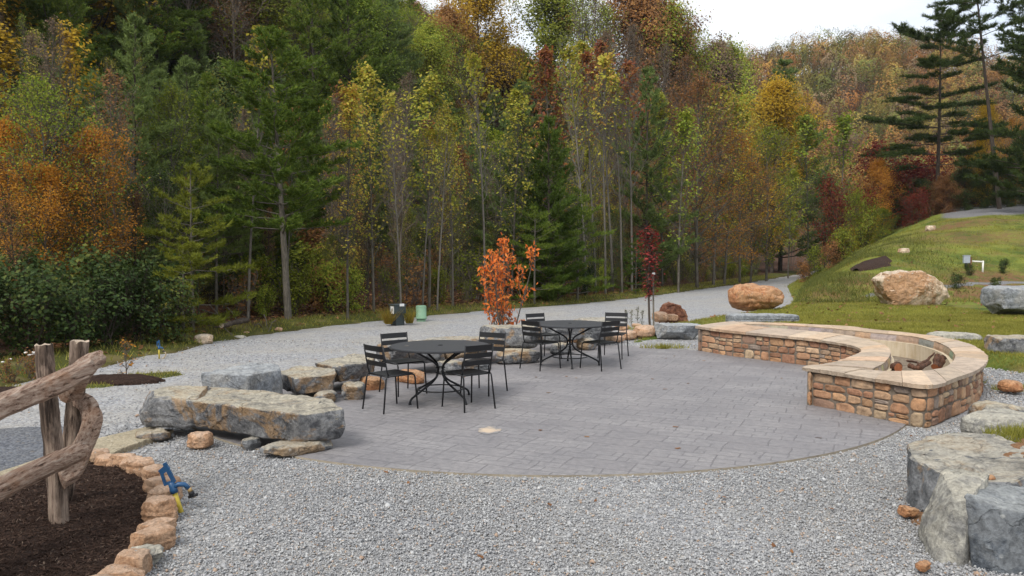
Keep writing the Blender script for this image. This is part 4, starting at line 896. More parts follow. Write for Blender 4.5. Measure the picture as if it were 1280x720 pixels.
# yard hydrant in front
BLUE = simple('blue_paint', (.015, .075, .18), .4, .12, 20, .5, .02); YEL = simple('yellow_pipe', (.55, .42, .05), .45, .15, 18, .5, .02); BRASS = simple('brass', (.36, .24, .10), .4, .2, 30, .5, .05); BLK = simple('black_rubber', (.02, .02, .022), .6); HOSE = simple('tan_hose', (.45, .36, .24), .7)
def hydrant(loc, sc, rz, tilt, label, hose):
    root = props(empty('yard_hydrant', loc, rz), label, 'hydrant', 'blue and yellow yard hydrants'); root.rotation_euler = (tilt[0], tilt[1], rz); root.scale = (sc,) * 3
    b = MB(); b.tube([(0, 0, -.08), (0, 0, .22)], .022, 12); b.build('pipe', YEL, root, True)
    b = MB(); b.tube([(0, 0, .20), (0, 0, .235), (0, 0, .25), (0, 0, .30)], [.034, .034, .03, .028], 12); b.tube([(0, 0, .25), (.05, 0, .262), (.10, 0, .245), (.125, 0, .20)], [.024, .022, .021, .02], 10); b.build('head', BLUE, root, True)
    b = MB(); b.box((.012, 0, .385), (.03, .03, .19), 0, M=Matrix.Rotation(R(-8), 3, 'Y')); b.box((-.05, 0, .345), (.022, .026, .12), 0); b.box((-.02, 0, .298), (.08, .028, .022), 0); b.box((-.02, 0, .425), (.085, .028, .05), 0, M=Matrix.Rotation(R(-25), 3, 'Y'))
    b.build('handle', BLUE, root)
    b = MB(); b.tube([(.125, 0, .205), (.13, 0, .165)], .019, 10); b.build('spout', BRASS, root, True)
    b = MB(); b.tube([(.13, 0, .17), (.135, 0, .13)], .024, 10); b.tube([(.10, 0, .125), (.18, -.01, .13)], .014, 8); b.build('valve', BLK, root, True)
    if hose:
        b = MB(); b.tube([(.13, 0, .14), (.19, 0, .10), (.20, 0, .02), (.13, .02, -.06), (.04, .05, -.1)], .02, 8); b.build('hose', HOSE, root, True)
    return root
hp = G(227, 642, -.02); hydrant((hp.x, hp.y, -.02), .86, R(8), (R(4), R(-15)), 'blue and yellow yard hydrant leaning beside the mulch bed stones', False)
hp = G(199, 447, 0); hydrant((hp.x, hp.y, .03), .62, R(0), (0, 0), 'small blue and yellow yard hydrant with a hose across the drive at the left', True)

# ================================================================== crushed stone on the near yard
def scatter_peb(n, x0, x1, y0, y1, ex, smin, smax, name, zb=-.022):
    p = rs.uniform([x0, y0], [x1, y1], (n, 2)); x, y = p[:, 0], p[:, 1]
    ok = (np.hypot(x - CX, y - CY) > RP + .02) & ~inside(x, y, BEDL) & (np.abs(x) < .70 * y + .5)
    ok &= ~inside(x, y, DARKG)
    wl = np.array([tuple(v) for v in loop[::6]]); ok &= ~inside(x, y, wl)
    keep = rs.uniform(0, 1, n) < ex(x, y); p = p[ok & keep]; n = len(p)
    base = np.array([(1, 0, 0), (0, 1, 0), (-1, 0, 0), (0, -1, 0), (0, 0, 1), (0, 0, -1)], float)
    F8 = np.array([(0, 1, 4), (1, 2, 4), (2, 3, 4), (3, 0, 4), (1, 0, 5), (2, 1, 5), (3, 2, 5), (0, 3, 5)])
    V = base[None] * rs.uniform(.55, 1.25, (n, 6, 1)) + rs.normal(0, .16, (n, 6, 3))
    s = np.exp(rs.uniform(np.log(smin), np.log(smax), n))[:, None, None] * np.stack([rs.uniform(.8, 1.3, n), rs.uniform(.6, 1.0, n), rs.uniform(.45, .8, n)], 1)[:, None, :]
    V = V * s; a = rs.uniform(0, 6.283, n); b = rs.normal(0, .5, n); c, d = np.cos(a), np.sin(a); cb, sb = np.cos(b), np.sin(b)
    X, Y, Z = V[:, :, 0], V[:, :, 1], V[:, :, 2]; X, Z = X * cb[:, None] - Z * sb[:, None], X * sb[:, None] + Z * cb[:, None]
    X, Y = X * c[:, None] - Y * d[:, None], X * d[:, None] + Y * c[:, None]
    V = np.stack([X + p[:, :1], Y + p[:, 1:], Z + zb + rs.uniform(0, .014, (n, 1))], 2).reshape(-1, 3)
    Fc = (F8[None] + (np.arange(n) * 6)[:, None, None]).reshape(-1, 3)
    o = np_mesh(name, V, Fc, MP); return props(o, 'loose crushed grey gravel stones covering the yard in front of the patio', 'gravel', None, 'stuff')
MP = m_pebble()
scatter_peb(270000, -5.5, 6.0, 4.2, 9.5, lambda x, y: np.where(x < -3.4, .35, 1) * np.clip((10.5 - y) / 4.5, .25, 1), .006, .0155, 'loose_gravel')
scatter_peb(50000, 3.5, 9.5, 8.5, 14.5, lambda x, y: np.clip((15.5 - y) / 5, .2, 1) * (x > 4.0), .011, .024, 'loose_gravel')
scatter_peb(26000, -9, 4.5, 9.5, 18, lambda x, y: np.where(x > 1.5, 1, .35), .010, .022, 'loose_gravel')
scatter_peb(900, -4.5, 5, 4.5, 10, lambda x, y: 1, .024, .036, 'loose_gravel')
q = rs.uniform([-4, 4.6], [4.5, 9.5], (55, 2)); q = q[~inside(q[:, 0], q[:, 1], BEDL) & (np.hypot(q[:, 0] - CX, q[:, 1] - CY) > RP)]
chips('fallen_leaves', np.c_[q, np.full(len(q), .012)], .020, .014, M_LITTER, label='a few dry leaves scattered on the grey gravel', cat='leaves')
q = rs.uniform([2.5, 15], [20, 36], (900, 2)); q = q[inside(q[:, 0], q[:, 1], LAWN)]
chips('fallen_leaves', np.c_[q, Lz(q[:, 0], q[:, 1]) + .04], .045, .035, M_LITTER, label='dry leaves strewn over the lawn', cat='leaves')
q = rs.uniform([-4, 7.5], [5, 16.5], (46, 2)); q = q[(np.hypot(q[:, 0] - CX, q[:, 1] - CY) < RP - .1)]
chips('fallen_leaves', np.c_[q, np.full(len(q), .006)], .030, .02, M_LITTER, label='a few dry leaves on the stone patio', cat='leaves', flatness=.08)
q = rs.uniform([-9, 14], [30, 44], (60000, 2)); d, s = poly_dist(q[:, 0], q[:, 1], ROAD); d = d * s; q = q[(d > .1) & (d < 6) & (rs.uniform(0, 1, len(q)) < np.where(d > 1.3, 1, .12))]
chips('fallen_leaves', np.c_[q, Th(q[:, 0], q[:, 1]) + .02], .05, .035, M_LITTER, label='brown and rust fallen leaves under the edge of the woods', cat='leaves')
# grass
def blades(name, pts, h, wd, label, mat=None):
    n = len(pts); P = np.asarray(pts, float); a = rs.uniform(0, 6.283, n); l_ = rs.normal(0, .45, (n, 2)); hh = h * rs.uniform(.5, 1.3, n)
    u = np.stack([np.cos(a), np.sin(a), np.zeros(n)], 1) * (wd * rs.uniform(.7, 1.3, n))[:, None]; T = P + np.stack([l_[:, 0] * hh, l_[:, 1] * hh, hh], 1)
    V = np.stack([P - u, P + u, T], 1).reshape(-1, 3); o = np_mesh(name, V, np.arange(3 * n).reshape(n, 3), mat or M_GRASSBLADE); return props(o, label, 'grass', None, 'stuff')
q = np.concatenate([rs.uniform([2, 15], [14, 30], (110000, 2)), rs.uniform([6.5, 11], [14, 22], (90000, 2)), rs.uniform([9, 28], [36, 50], (90000, 2))]); z = Lz(q[:, 0], q[:, 1]); c = lcol(q[:, 0], q[:, 1])
q = np.c_[q, z]; d = poly_dist(q[:, 0], q[:, 1], LAWN, True)[0]; q = q[inside(q[:, 0], q[:, 1], LAWN) & (d > .1) & (c[2] < .4) & (rs.uniform(0, 1, len(d)) > c[1] * .9)]
blades('grass', q, .055, .007, 'short yellow-green grass covering the lawn and the bank')
q = rs.uniform([9.3, 27.5], [22, 46], (120000, 2)); t_, s_ = poly_dist(q[:, 0], q[:, 1], TOE); tl = -s_ * t_; nn = np.sin(q[:, 0] * 2.1 + q[:, 1]) * np.sin(q[:, 1] * 1.7 - q[:, 0] * .6); mp_ = on_bank(1087, 331); q = q[(tl > 0) & (rs.uniform(0, 1, len(q)) < (.55 + .4 * nn) * np.clip(1.15 - tl / 6, 0, 1)) & (np.hypot((q[:, 0] - mp_.x) / 1.3, (q[:, 1] - mp_.y) / 2.2) > 1)]
blades('weeds', np.c_[q, Lz(q[:, 0], q[:, 1])], .15, .011, 'rough dark weeds on the steep left face of the bank', m_leaf('weed_blades', [(0, (.07, .085, .018)), (.5, (.14, .16, .035)), (.85, (.21, .20, .06)), (1, (.26, .17, .08))], .3, .5))
q = rs.uniform([10, 27.5], [34, 52], (60000, 2)); nn = np.sin(q[:, 0] * 3.1 + 2 * np.sin(q[:, 1] * 1.3)) * np.sin(q[:, 1] * 2.7 + q[:, 0]); c = lcol(q[:, 0], q[:, 1]); q = q[(nn > .15) & (c[2] < .3) & (c[1] < .6)]
blades('grass', np.c_[q, Lz(q[:, 0], q[:, 1])], .12, .010, 'taller uneven tufts of grass scattered over the bank')
q = rs.uniform([-12, 4], [32, 62], (260000, 2)); d, s = poly_dist(q[:, 0], q[:, 1], ROAD); d = d * s; q = q[(d > -.08) & (d < 1.5)]; blades('grass', np.c_[q, Th(q[:, 0], q[:, 1])], .10, .009, 'rough green grass along the far verge of the drive')
def patch(cx, cy, rx, ry, n, zf=0.0, seed=0):
    r_ = np.sqrt(rs.uniform(0, 1, n)); a = rs.uniform(0, 6.283, n); return np.c_[cx + rx * r_ * np.cos(a), cy + ry * r_ * np.sin(a), np.full(n, zf)]
p1 = np.concatenate([patch(4.55, 6.75, .50, .35, 1500, .36), patch(4.85, 7.1, .4, .3, 700, .30), patch(4.55, 8.2, .10, .08, 70, 0), patch(3.95, 5.45, .2, .12, 50, .4), patch(4.95, 5.9, .45, .3, 500, .42), patch(7.3, 11.25, .5, .25, 700, 0), patch(6.95, 11.9, .14, .12, 120, 0)])
blades('grass', p1, .075, .0045, 'green grass tufts between the boulders at the right edge')
p1 = np.concatenate([patch(3.1, 16.2, .5, .15, 260, 0), patch(3.05, 16.1, .12, .08, 160, 0), patch(-4.05, 7.25, .16, .10, 300, 0), patch(3.0, 18.5, .3, .3, 200, .15)]); blades('grass', p1, .10, .006, 'small green weeds at the foot of stones and the fence')
# island in the drive at the left, with grass and a mulch mound
IS = np.array([tuple(p) for p in g2((96, 478), (150, 468), (225, 463), (236, 467), (190, 474), (130, 484), (60, 487), (0, 492), (-60, 497), (-60, 484), (20, 482))])
def iz(x, y):
    d, _ = poly_dist(x, y, IS, True); s = np.where(inside(x, y, IS), d, -d); return -.12 + .13 * sm(-.12, .15, s)
isl = grid_mesh('grass_strip', np.arange(-10, -4.5, .05), np.arange(10.5, 13.6, .05), iz, m_ground(), lambda x, y: (x * 0 + 1, x * 0, x * 0)); props(isl, kind='structure')
q = rs.uniform([-10, 10.5], [-4.5, 13.6], (9000, 2)); q = q[inside(q[:, 0], q[:, 1], IS)]; blades('grass', np.c_[q, iz(q[:, 0], q[:, 1])], .05, .006, 'sparse grass on the narrow island in the drive')
mm = G(143, 477); props(mound('mulch_mound', mm.x, mm.y, .72, .30, .11, -.01, M_MULCH, 3, rz=R(8)), 'low mound of dark mulch round the bare sapling in the drive', 'mulch mound')
mm = G(-6, 492); props(mound('mulch_mound', mm.x, mm.y, .9, .3, .09, -.01, M_MULCH, 9), 'dark mulch strip at the left edge beside the drive', 'mulch mound')
# spur of packed tan fines on the drive: a real stain of soil in the gravel
def on_ground(px, py, Y0=9, Y1=120):
    d = ray(px, py)
    for k in range(int(Y0 * 10), int(Y1 * 10)):
        Y = k * .1; p = Vector((d.x / d.y * Y, Y, H + d.z / d.y * Y))
        if p.z < float(Th(np.array([p.x]), np.array([p.y]))[0]): return p
    return p
bmp = MB(); b0 = on_bank(1070, 340); b1 = on_bank(1106, 324); K = 14; vs_ = []
for i in range(K + 1):
    for j in range(7):
        u = i / K; v = j / 6 * 2 - 1; p = b0.lerp(b1, u); dx = (b1 - b0).normalized(); nx_ = Vector((-dx.y, dx.x, 0)); wd = .85 * math.sin(math.pi * min(max(u, .02), .98)) ** .6 * (1 + .3 * noise.noise(Vector((u * 5, v, 1))))
        q_ = p + nx_ * v * wd; vs_.append((q_.x, q_.y, bank_z(q_.x, q_.y) + .10 * (1 - v * v) - (.03 if abs(v) > .9 else -.03)))
bmp.add(vs_, [(i * 7 + j, (i + 1) * 7 + j, (i + 1) * 7 + j + 1, i * 7 + j + 1) for i in range(K) for j in range(6)])
props(bmp.build('mulch_mound', M_MULCH, smooth=True), 'black mulch patch on the green bank above the big boulders', 'mulch mound')
bp = on_bank(1127, 316); boulder('small_stone', (bp.x + .1, bp.y, bp.z - .1), (.5, .35, .3), 401, 'tan', res=10, label='small tan stone high on the grassy bank', cat='stone')
bp = on_bank(1163, 288); boulder('small_stone', (bp.x, bp.y, bp.z - .1), (.6, .4, .35), 402, 'tan', res=10, label='tan stone near the top of the bank', cat='stone')
# utility pedestals
PG = simple('pedestal_green', (.20, .34, .22), .5, .08, 10); PD = simple('pedestal_dark', (.045, .06, .062), .5, .1, 10); WH = simple('white_label', (.75, .75, .73), .5, .03, 10)
p = G(526.5, 398.5, .05); root = props(empty('utility_pedestal', (p.x, p.y, .0)), 'pale green round utility pedestal at the edge of the woods', 'utility pedestal')
b = MB(); b.tube([(0, 0, -.1), (0, 0, .06)], .13, 20); b.build('base', PG, root, True); b = MB(); b.tube([(0, 0, .05), (0, 0, .09), (0, 0, .09), (0, 0, .40), (0, 0, .425), (0, 0, .43)], [.165, .165, .148, .148, .14, .11], 24); b.build('body', PG, root, True)
p = G(497, 403, .05); root = props(empty('utility_box', (p.x, p.y, .0), R(38)), 'dark green utility box with white notices at the edge of the woods', 'utility box')
b = MB(); b.box((0, 0, .14), (.26, .28, .40)); b.build('base', PD, root); b = MB(); b.box((0, 0, .41), (.32, .34, .22)); b.box((0, 0, .53), (.35, .37, .03)); b.build('hood', PD, root)
b = MB(); b.box((-.162, .0, .39), (.004, .17, .20)); b.build('notice', WH, root); b = MB(); b.box((-.1655, .0, .40), (.003, .035, .06)); b.build('notice_mark', BLK, root); b = MB(); b.box((.03, -.187, .53), (.14, .004, .07)); b.build('label', WH, root)
# meter on the bank
bp = on_bank(1213, 338); root = props(empty('utility_meter', tuple(bp), R(-12)), 'grey meter box and white pipe standing on the grassy bank', 'utility meter')
GM = simple('galvanised', (.36, .40, .44), .5, .1, 10); WP = simple('white_pvc', (.74, .72, .66), .5, .04, 10); RB = simple('rusty_wood', (.20, .08, .05), .9, .3, 20)
b = MB(); b.tube([(.0, 0, -.2), (.0, 0, .44)], .035, 8); b.box((-.02, 0, .28), (.10, .06, .5)); b.build('post', RB, root)
b = MB(); b.box((-.17, -.04, .44), (.24, .14, .30)); b.box((-.17, -.04, .60), (.27, .17, .025)); b.build('meter_box', GM, root)
b = MB(); b.tube([(-.17, -.04, .30), (-.17, -.04, .12)], .06, 12); b.build('meter', BLK, root)
b = MB(); b.tube([(.06, 0, .36), (.46, 0, .34)], .035, 10); b.tube([(.46, 0, .385), (.46, 0, -.2)], .035, 10); b.build('pipe', WP, root, True)
# debris at the edge of the woods at left
p = G(277, 415, .1); stick('stump', [(p.x + .3, p.y + .9, .30), (p.x + .1, p.y + .35, .27), (p.x, p.y, .25)], .065, .06, BARK_BROWN, 'cut log lying at the edge of the woods with its pale end showing', 'cut log', 14, endm=M_ENDGRAIN)
for i, (px, py, a, m, lb) in enumerate([(299, 425, .32, 'pale', 'pale stone among the leaf litter at the forest edge'), (315, 422, .15, 'pale', 'tiny pale stone in the leaf litter right of the larger pale one'), (255, 427, .42, 'tan', 'tan half-buried rock under the low pine at the left'), (308, 416, .16, 'edge', 'small tan stone behind the pale stone in the leaf litter'), (348, 412, .22, 'edge', 'pinkish tan stone at the right end of the leaf litter')]):
    p = on_ground(px, py); boulder('small_stone', (p.x, p.y, p.z - .12 * a - .05), (a, a * .8, a * .62), 500 + i, m, res=10, boxy=2.8, label=lb, cat='stone')
for i, (x0, y0, x1, y1) in enumerate([(262, 398, 283, 412), (252, 404, 290, 409), (284, 401, 300, 409), (318, 412, 330, 404), (266, 414, 292, 420), (330, 398, 335, 414), (345, 405, 335, 417)]):
    a = on_ground(x0, y0); c_ = on_ground(x1, y1 if y1 > 408 else 412); a.z += .35 if i < 3 else .1; stick('fallen_branch', [a, a.lerp(c_, .5) + Vector((0, 0, .1)), c_], .018, .008, BARK_GREY, 'thin dead grey branch lying among the forest-edge debris', 'branch', 5, group='dead branches at the forest edge')

# ================================================================== trees
def tubes_np(W, pts, rad, k):
    pts = np.asarray(pts, float); n = len(pts); t = np.gradient(pts, axis=0); t /= np.linalg.norm(t, axis=1)[:, None] + 1e-9
    up = np.array([0, 0, 1.]) if abs(t[0, 2]) < .9 else np.array([1., 0, 0]); u = np.cross(t, up); u /= np.linalg.norm(u, axis=1)[:, None] + 1e-9; v = np.cross(u, t)
    a = np.arange(k) * 2 * np.pi / k; ring = pts[:, None] + (u[:, None] * np.cos(a)[None, :, None] + v[:, None] * np.sin(a)[None, :, None]) * np.asarray(rad)[:, None, None]
    b = W['n']; W['v'].append(ring.reshape(-1, 3)); i, j = np.meshgrid(np.arange(n - 1), np.arange(k), indexing='ij'); j2 = (j + 1) % k
    W['f'].append((np.stack([i * k + j, i * k + j2, (i + 1) * k + j2, (i + 1) * k + j], 2) + b).reshape(-1, 4)); W['n'] += n * k
def limb(rr, p, d, ln_, up=.0, wob=.12, n=5):
    P = [np.array(p, float)]; d = np.array(d, float); d /= np.linalg.norm(d)
    for i in range(n):
        d = d + rr.normal(0, wob, 3) + np.array([0, 0, up]) / n; d /= np.linalg.norm(d); P.append(P[-1] + d * ln_ / n)
    return np.array(P), d
def quads_leaf(C, size, rr, elong=1.25, Nm=None, jit=.38):
    n = len(C); a = rr.normal(0, 1, (n, 3))
    if Nm is not None:
        Nn = Nm / (np.linalg.norm(Nm, axis=1)[:, None] + 1e-9) + rr.normal(0, jit, (n, 3)); Nn /= np.linalg.norm(Nn, axis=1)[:, None]; a -= (a * Nn).sum(1)[:, None] * Nn
    a /= np.linalg.norm(a, axis=1)[:, None]; b = rr.normal(0, 1, (n, 3)) if Nm is None else np.cross(Nn, a); b -= (a * b).sum(1)[:, None] * a; b /= np.linalg.norm(b, axis=1)[:, None] + 1e-9
    s = (size * rr.uniform(.6, 1.25, n))[:, None]; a = a * s * .5 * elong; b = b * s * .42; c = np.cross(a, b) / s * .5
    V = np.stack([C - a, C + b + c, C + a, C - b + c], 1).reshape(-1, 3); return V, np.arange(4 * n).reshape(n, 4)
def blades_np(P, Dr, ln_, wd, rr):
    n = len(P); Dr = Dr / (np.linalg.norm(Dr, axis=1)[:, None] + 1e-9); b = np.cross(Dr, rr.normal(0, 1, (n, 3))); b /= np.linalg.norm(b, axis=1)[:, None] + 1e-9
    L_ = (ln_ * rr.uniform(.7, 1.3, n))[:, None]; V = np.stack([P - b * wd, P + b * wd, P + Dr * L_], 1).reshape(-1, 3); return V, np.arange(3 * n).reshape(n, 3)
def profile(kind, u):
    if kind == 'oval': return max(.15, math.sin(math.pi * min(1, .12 + u * .86)) ** .7)
    if kind == 'cone': return max(.08, (1 - u) ** .75)
    if kind == 'top': return max(.2, math.sin(math.pi * min(1, u * .85 + .1)))
    return 1
def gen_broad(seed, h=9, r=.09, fb=.3, nb=34, bl=1.6, ang=(40, 65), prof='oval', twigs=5, leaves=5, ls=.13, up=.5, topbias=0.0, spread=.12, lean=.02, multi=1, bare_low=0.0, elong=None, orient=True):
    rr = np.random.RandomState(seed); W = dict(v=[], f=[], n=0); C = []
    for s_ in range(multi):
        hh = h * (1 if s_ == 0 else rr.uniform(.7, .95)); az0 = rr.uniform(0, 6.28)
        dirn = np.array([rr.normal(0, lean), rr.normal(0, lean), 1.]) if multi == 1 else np.array([math.cos(az0) * .22, math.sin(az0) * .22, 1.])
        T, _ = limb(rr, (0 if multi == 1 else rr.normal(0, .08), 0 if multi == 1 else rr.normal(0, .08), -.3), dirn, hh + .3, .08, .011 if multi == 1 else .04, 14); tr = .6 * r * (1 - np.linspace(0, 1, 15)) ** .8 + .008
        tr[0] *= 1.25; tubes_np(W, T, tr, 7); zs = np.linspace(0, 1, 15)
        nbb = nb if multi == 1 else nb // multi + 3
        for i in range(nbb):
            u = (i + rr.uniform(0, 1)) / nbb; t = fb + (1 - fb) * u * .97; p = np.array([np.interp(t, zs, T[:, k]) for k in range(3)]); az = i * 2.4 + rr.uniform(-.5, .5)
            an = math.radians(rr.uniform(*ang)) * (1 - .45 * u); ln_ = bl * profile(prof, u) * rr.uniform(.7, 1.2)
            B, d = limb(rr, p, (math.cos(az) * math.sin(an), math.sin(az) * math.sin(an), math.cos(an)), ln_, up, .11, 5)
            rb_ = np.interp(t, zs, tr) * .42 + .003; tubes_np(W, B, np.linspace(rb_, .004, 6), 4)
            for k in range(twigs):
                f = rr.uniform(.25, 1.0); q = np.array([np.interp(f, np.linspace(0, 1, 6), B[:, m]) for m in range(3)]); dd = (B[-1] - B[0]) / ln_ + rr.normal(0, .55, 3)
                Tw, _ = limb(rr, q, dd, ln_ * rr.uniform(.22, .48) + .06, up * .6, .18, 3); tubes_np(W, Tw, np.linspace(.006 + rb_ * .12, .003, 4), 3)
                pn = leaves * (1 if rr.uniform() > bare_low * (1 - u) ** .7 else 0) * (1 + topbias * (u - .5))
                for _ in range(rr.poisson(max(pn, 0))): C.append(Tw[rr.randint(1, 4)] + rr.normal(0, spread, 3))
    V = np.concatenate(W['v']); Fq = np.concatenate(W['f']); C = np.array(C) if C else np.zeros((1, 3)); ax_ = C * np.array([1, 1, 0]) + np.array([0, 0, .45]) * bl; lv, lf = quads_leaf(C, ls, rr, 1.25 if elong is None else elong, ax_ if orient else None); return V, Fq, lv, lf, h
def gen_pine(seed, h=9, r=.12, fb=.15, nw=15, bl=2.0, per=5, tw=11, needles=10, nl=.15, droop=0.0, nwid=.017, gap=0.0, crownpow=.75, up0=8, lv_=(.65, 1.15)):
    rr = np.random.RandomState(seed); W = dict(v=[], f=[], n=0); PP = []; DD = []
    T, _ = limb(rr, (0, 0, -.3), (rr.normal(0, .012), rr.normal(0, .012), 1), h + .3, .05, .007, 14); tr = .72 * r * (1 - np.linspace(0, 1, 15)) ** .85 + .01; tubes_np(W, T, tr, 8); zs = np.linspace(0, 1, 15)
    for w_ in range(nw):
        u = w_ / (nw - 1); t = fb + (1 - fb) * u * .97
        if rr.uniform() < gap: continue
        p = np.array([np.interp(t, zs, T[:, k]) for k in range(3)]); a0 = rr.uniform(0, 6.28)
        for i in range(per):
            if rr.uniform() < .12: continue
            az = a0 + i * 6.283 / per + rr.uniform(-.35, .35); ln_ = (bl * (1 - u) ** crownpow + .22) * rr.uniform(*lv_); el = math.radians(up0 + 38 * u ** 2 + rr.uniform(-8, 8))
            B, d = limb(rr, p + (0, 0, rr.uniform(-.1, .1)), (math.cos(az) * math.cos(el), math.sin(az) * math.cos(el), math.sin(el)), ln_, .28 - droop, .06, 5)
            tubes_np(W, B, np.linspace(np.interp(t, zs, tr) * .3 + .006, .004, 6), 4); side = np.array([-math.sin(az), math.cos(az), 0]); nt_ = max(3, int(tw * ln_ / max(bl, .1) + 3))
            for k in range(nt_):
                f = .28 + .72 * (k + rr.uniform(0, 1)) / nt_; q = np.array([np.interp(f, np.linspace(0, 1, 6), B[:, m]) for m in range(3)]); sd_ = rr.choice([-1, 1]); dd = d * .7 + side * sd_ * rr.uniform(.4, 1.0) + np.array([0, 0, rr.uniform(.0, .35)]); dd /= np.linalg.norm(dd)
                l2 = (.10 + .32 * ln_ * (1 - f * .55)) * rr.uniform(.6, 1.1); m_ = max(2, int(l2 / .085))
                for j in range(m_):
                    c = q + dd * l2 * (j + 1) / m_ + rr.normal(0, .015, 3); nn = needles; PP.append(np.repeat(c[None], nn, 0) + rr.normal(0, .02, (nn, 3))); DD.append(dd[None] * .6 + rr.normal(0, .55, (nn, 3)) + np.array([0, 0, .35]))
    V = np.concatenate(W['v']); Fq = np.concatenate(W['f']); PP = np.concatenate(PP); DD = np.concatenate(DD); lv, lf = blades_np(PP, DD, nl, nwid, rr); return V, Fq, lv, lf, h
PROTO = {}
def proto(key, gen, wood, leaf, tname='tree', crown='crown'):
    V, Fq, lv, lf, h = gen
    o1 = np_mesh('trunk', V, Fq, wood, None, True); o2 = np_mesh(crown, lv, lf, leaf, None)
    PROTO[key] = (tname, o1.data, o2.data, h, crown); bpy.data.objects.remove(o1); bpy.data.objects.remove(o2)
mesh_override = {}
def leafed(me, mat):
    k = (me.name, mat.name)
    if k not in mesh_override:
        m2 = me.copy(); m2.materials.clear(); m2.materials.append(mat); mesh_override[k] = m2
    return mesh_override[k]
def plant(key, x, y, z, h, label, group=None, cat='tree', rz=None, leaf=None, wood=None, tilt=(0, 0), wide=1.0, name=None):
    tname, m1, m2, ph, crown = PROTO[key]; s = h / ph
    r_ = empty(name or tname, (x, y, z)); r_.rotation_euler = (tilt[0], tilt[1], rnd.uniform(0, 6.28) if rz is None else rz); r_.scale = (s * wide, s * wide, s)
    link('trunk' if cat == 'tree' else 'stem', leafed(m1, wood) if wood else m1, r_); link(crown, leafed(m2, leaf) if leaf else m2, r_)
    return props(r_, label, cat, group)
rnd = random.Random(77)
for i in range(3): proto('poplar%d' % i, gen_broad(10 + i, 9, .08, .24, 40, 1.7, (40, 66), 'oval', 10, 5.2, .115, .7, 1.2, .09, bare_low=.35), BARK_GREY, LF['poplar'], 'tulip_tree')
for i in range(2): proto('slim%d' % i, gen_broad(20 + i, 9, .07, .42, 30, 1.35, (35, 58), 'oval', 9, 3.6, .11, .8, 2.4, .08, bare_low=.9), BARK_PALE, LF['poplar'], 'tulip_tree')
for i in range(3): proto('bare%d' % i, gen_broad(30 + i, 10, .075, .25, 50, 1.5, (28, 50), 'oval', 15, 2.4, .07, .6, 0, .08), BARK_TWIG, LF['brown'], 'bare_tree')
for i in range(2): proto('full%d' % i, gen_broad(40 + i, 8, .10, .18, 50, 2.0, (45, 75), 'oval', 14, 26, .064, .35, 0, .17), BARK_BROWN, LF['orange'], 'maple_tree')
for i in range(2): proto('airy%d' % i, gen_broad(45 + i, 8, .085, .14, 48, 2.1, (45, 75), 'oval', 14, 10, .060, .35, 0, .10, orient=False), BARK_GREY, LF['orange'], 'maple_tree')
for i in range(2): proto('hfull%d' % i, gen_broad(240 + i, 8, .10, .16, 52, 1.9, (45, 72), 'oval', 15, 30, .068, .35, 0, .16), BARK_BROWN, LF['orange'], 'maple_tree')
for i in range(2): proto('hbare%d' % i, gen_broad(230 + i, 10, .085, .22, 56, 1.6, (28, 50), 'oval', 16, 6, .050, .6, 0, .11), BARK_TWIG, LF['brown'], 'bare_tree')
proto('dog0', gen_broad(300, 5, .05, .16, 46, 1.9, (50, 85), 'oval', 10, 10, .10, .3, 0, .16, multi=3, orient=False), BARK_BROWN, LF['crimson'], 'dogwood')
proto('dog1', gen_broad(301, 5, .05, .12, 44, 1.7, (45, 80), 'oval', 10, 11, .09, .3, 0, .16, multi=3), BARK_BROWN, LF['green'], 'young_tree')
proto('lush0', gen_broad(48, 8, .085, .14, 50, 2.2, (45, 78), 'oval', 15, 16, .072, .35, 0, .15, orient=False), BARK_GREY, LF['orange'], 'maple_tree')
for i in range(2): proto('pine%d' % i, gen_pine(50 + i, 9, .10, .10, 19, 2.0, 5, 14, 10, nwid=.019), BARK_BROWN, LF['pine'], 'pine_tree')
for i in range(2): proto('tallpine%d' % i, gen_pine(55 + i, 9, .11, .33, 15, 1.9, 5, 14, 10, nwid=.019, gap=.08, crownpow=.55), BARK_GREY, LF['pine'], 'pine_tree')
proto('densepine0', gen_pine(60, 8, .12, .02, 24, 2.0, 6, 15, 11, crownpow=.6, nwid=.019), BARK_BROWN, LF['blue_pine'], 'pine_tree')
proto('lowpine0', gen_pine(62, 5, .07, .12, 10, 1.5, 4, 11, 9, gap=.15, crownpow=.4, up0=-4), BARK_GREY, LF['lime_pine'], 'pine_tree')
proto('scrubpine0', gen_pine(65, 14, .15, .32, 18, 3.5, 4, 20, 14, nl=.24, gap=.10, crownpow=.35, up0=4, nwid=.016, lv_=(.3, 1.2), droop=.35), BARK_BROWN, LF['dark_pine'], 'pine_tree')
proto('scrubpine1', gen_pine(68, 14, .16, .60, 11, 2.7, 3, 13, 12, nl=.22, gap=.1, crownpow=.25, up0=16, nwid=.013, lv_=(.3, 1.2), droop=.3), BARK_BROWN, LF['dark_pine'], 'pine_tree')
for i in range(3): proto('shrub%d' % i, gen_broad(70 + i, 2.6, .03, .02, 26, 1.15, (30, 80), 'oval', 8, 7, .105, .4, 0, .16, multi=4), BARK_BROWN, LF['dark'], 'shrub', 'foliage')
for i in range(2): proto('under%d' % i, gen_broad(75 + i, 1.6, .015, .05, 22, .75, (25, 60), 'oval', 6, 2.2, .07, .4, 0, .1, multi=5), BARK_TWIG, LF['green'], 'shrub', 'foliage')

def tz(x, y): return float(Th(np.array([x]), np.array([y]))[0])
used_xy = []
def put(key, px, Y, ytop, label, base_y=None, **kw):
    x = (px - 640) / 1000 * Y; z = tz(x, Y); top = H + Y * (315 - ytop) / 1000; used_xy.append((x, Y)); return plant(key, x, Y, z, max(top - z, .5), label, **kw)
FR = 'trees along the edge of the woods'
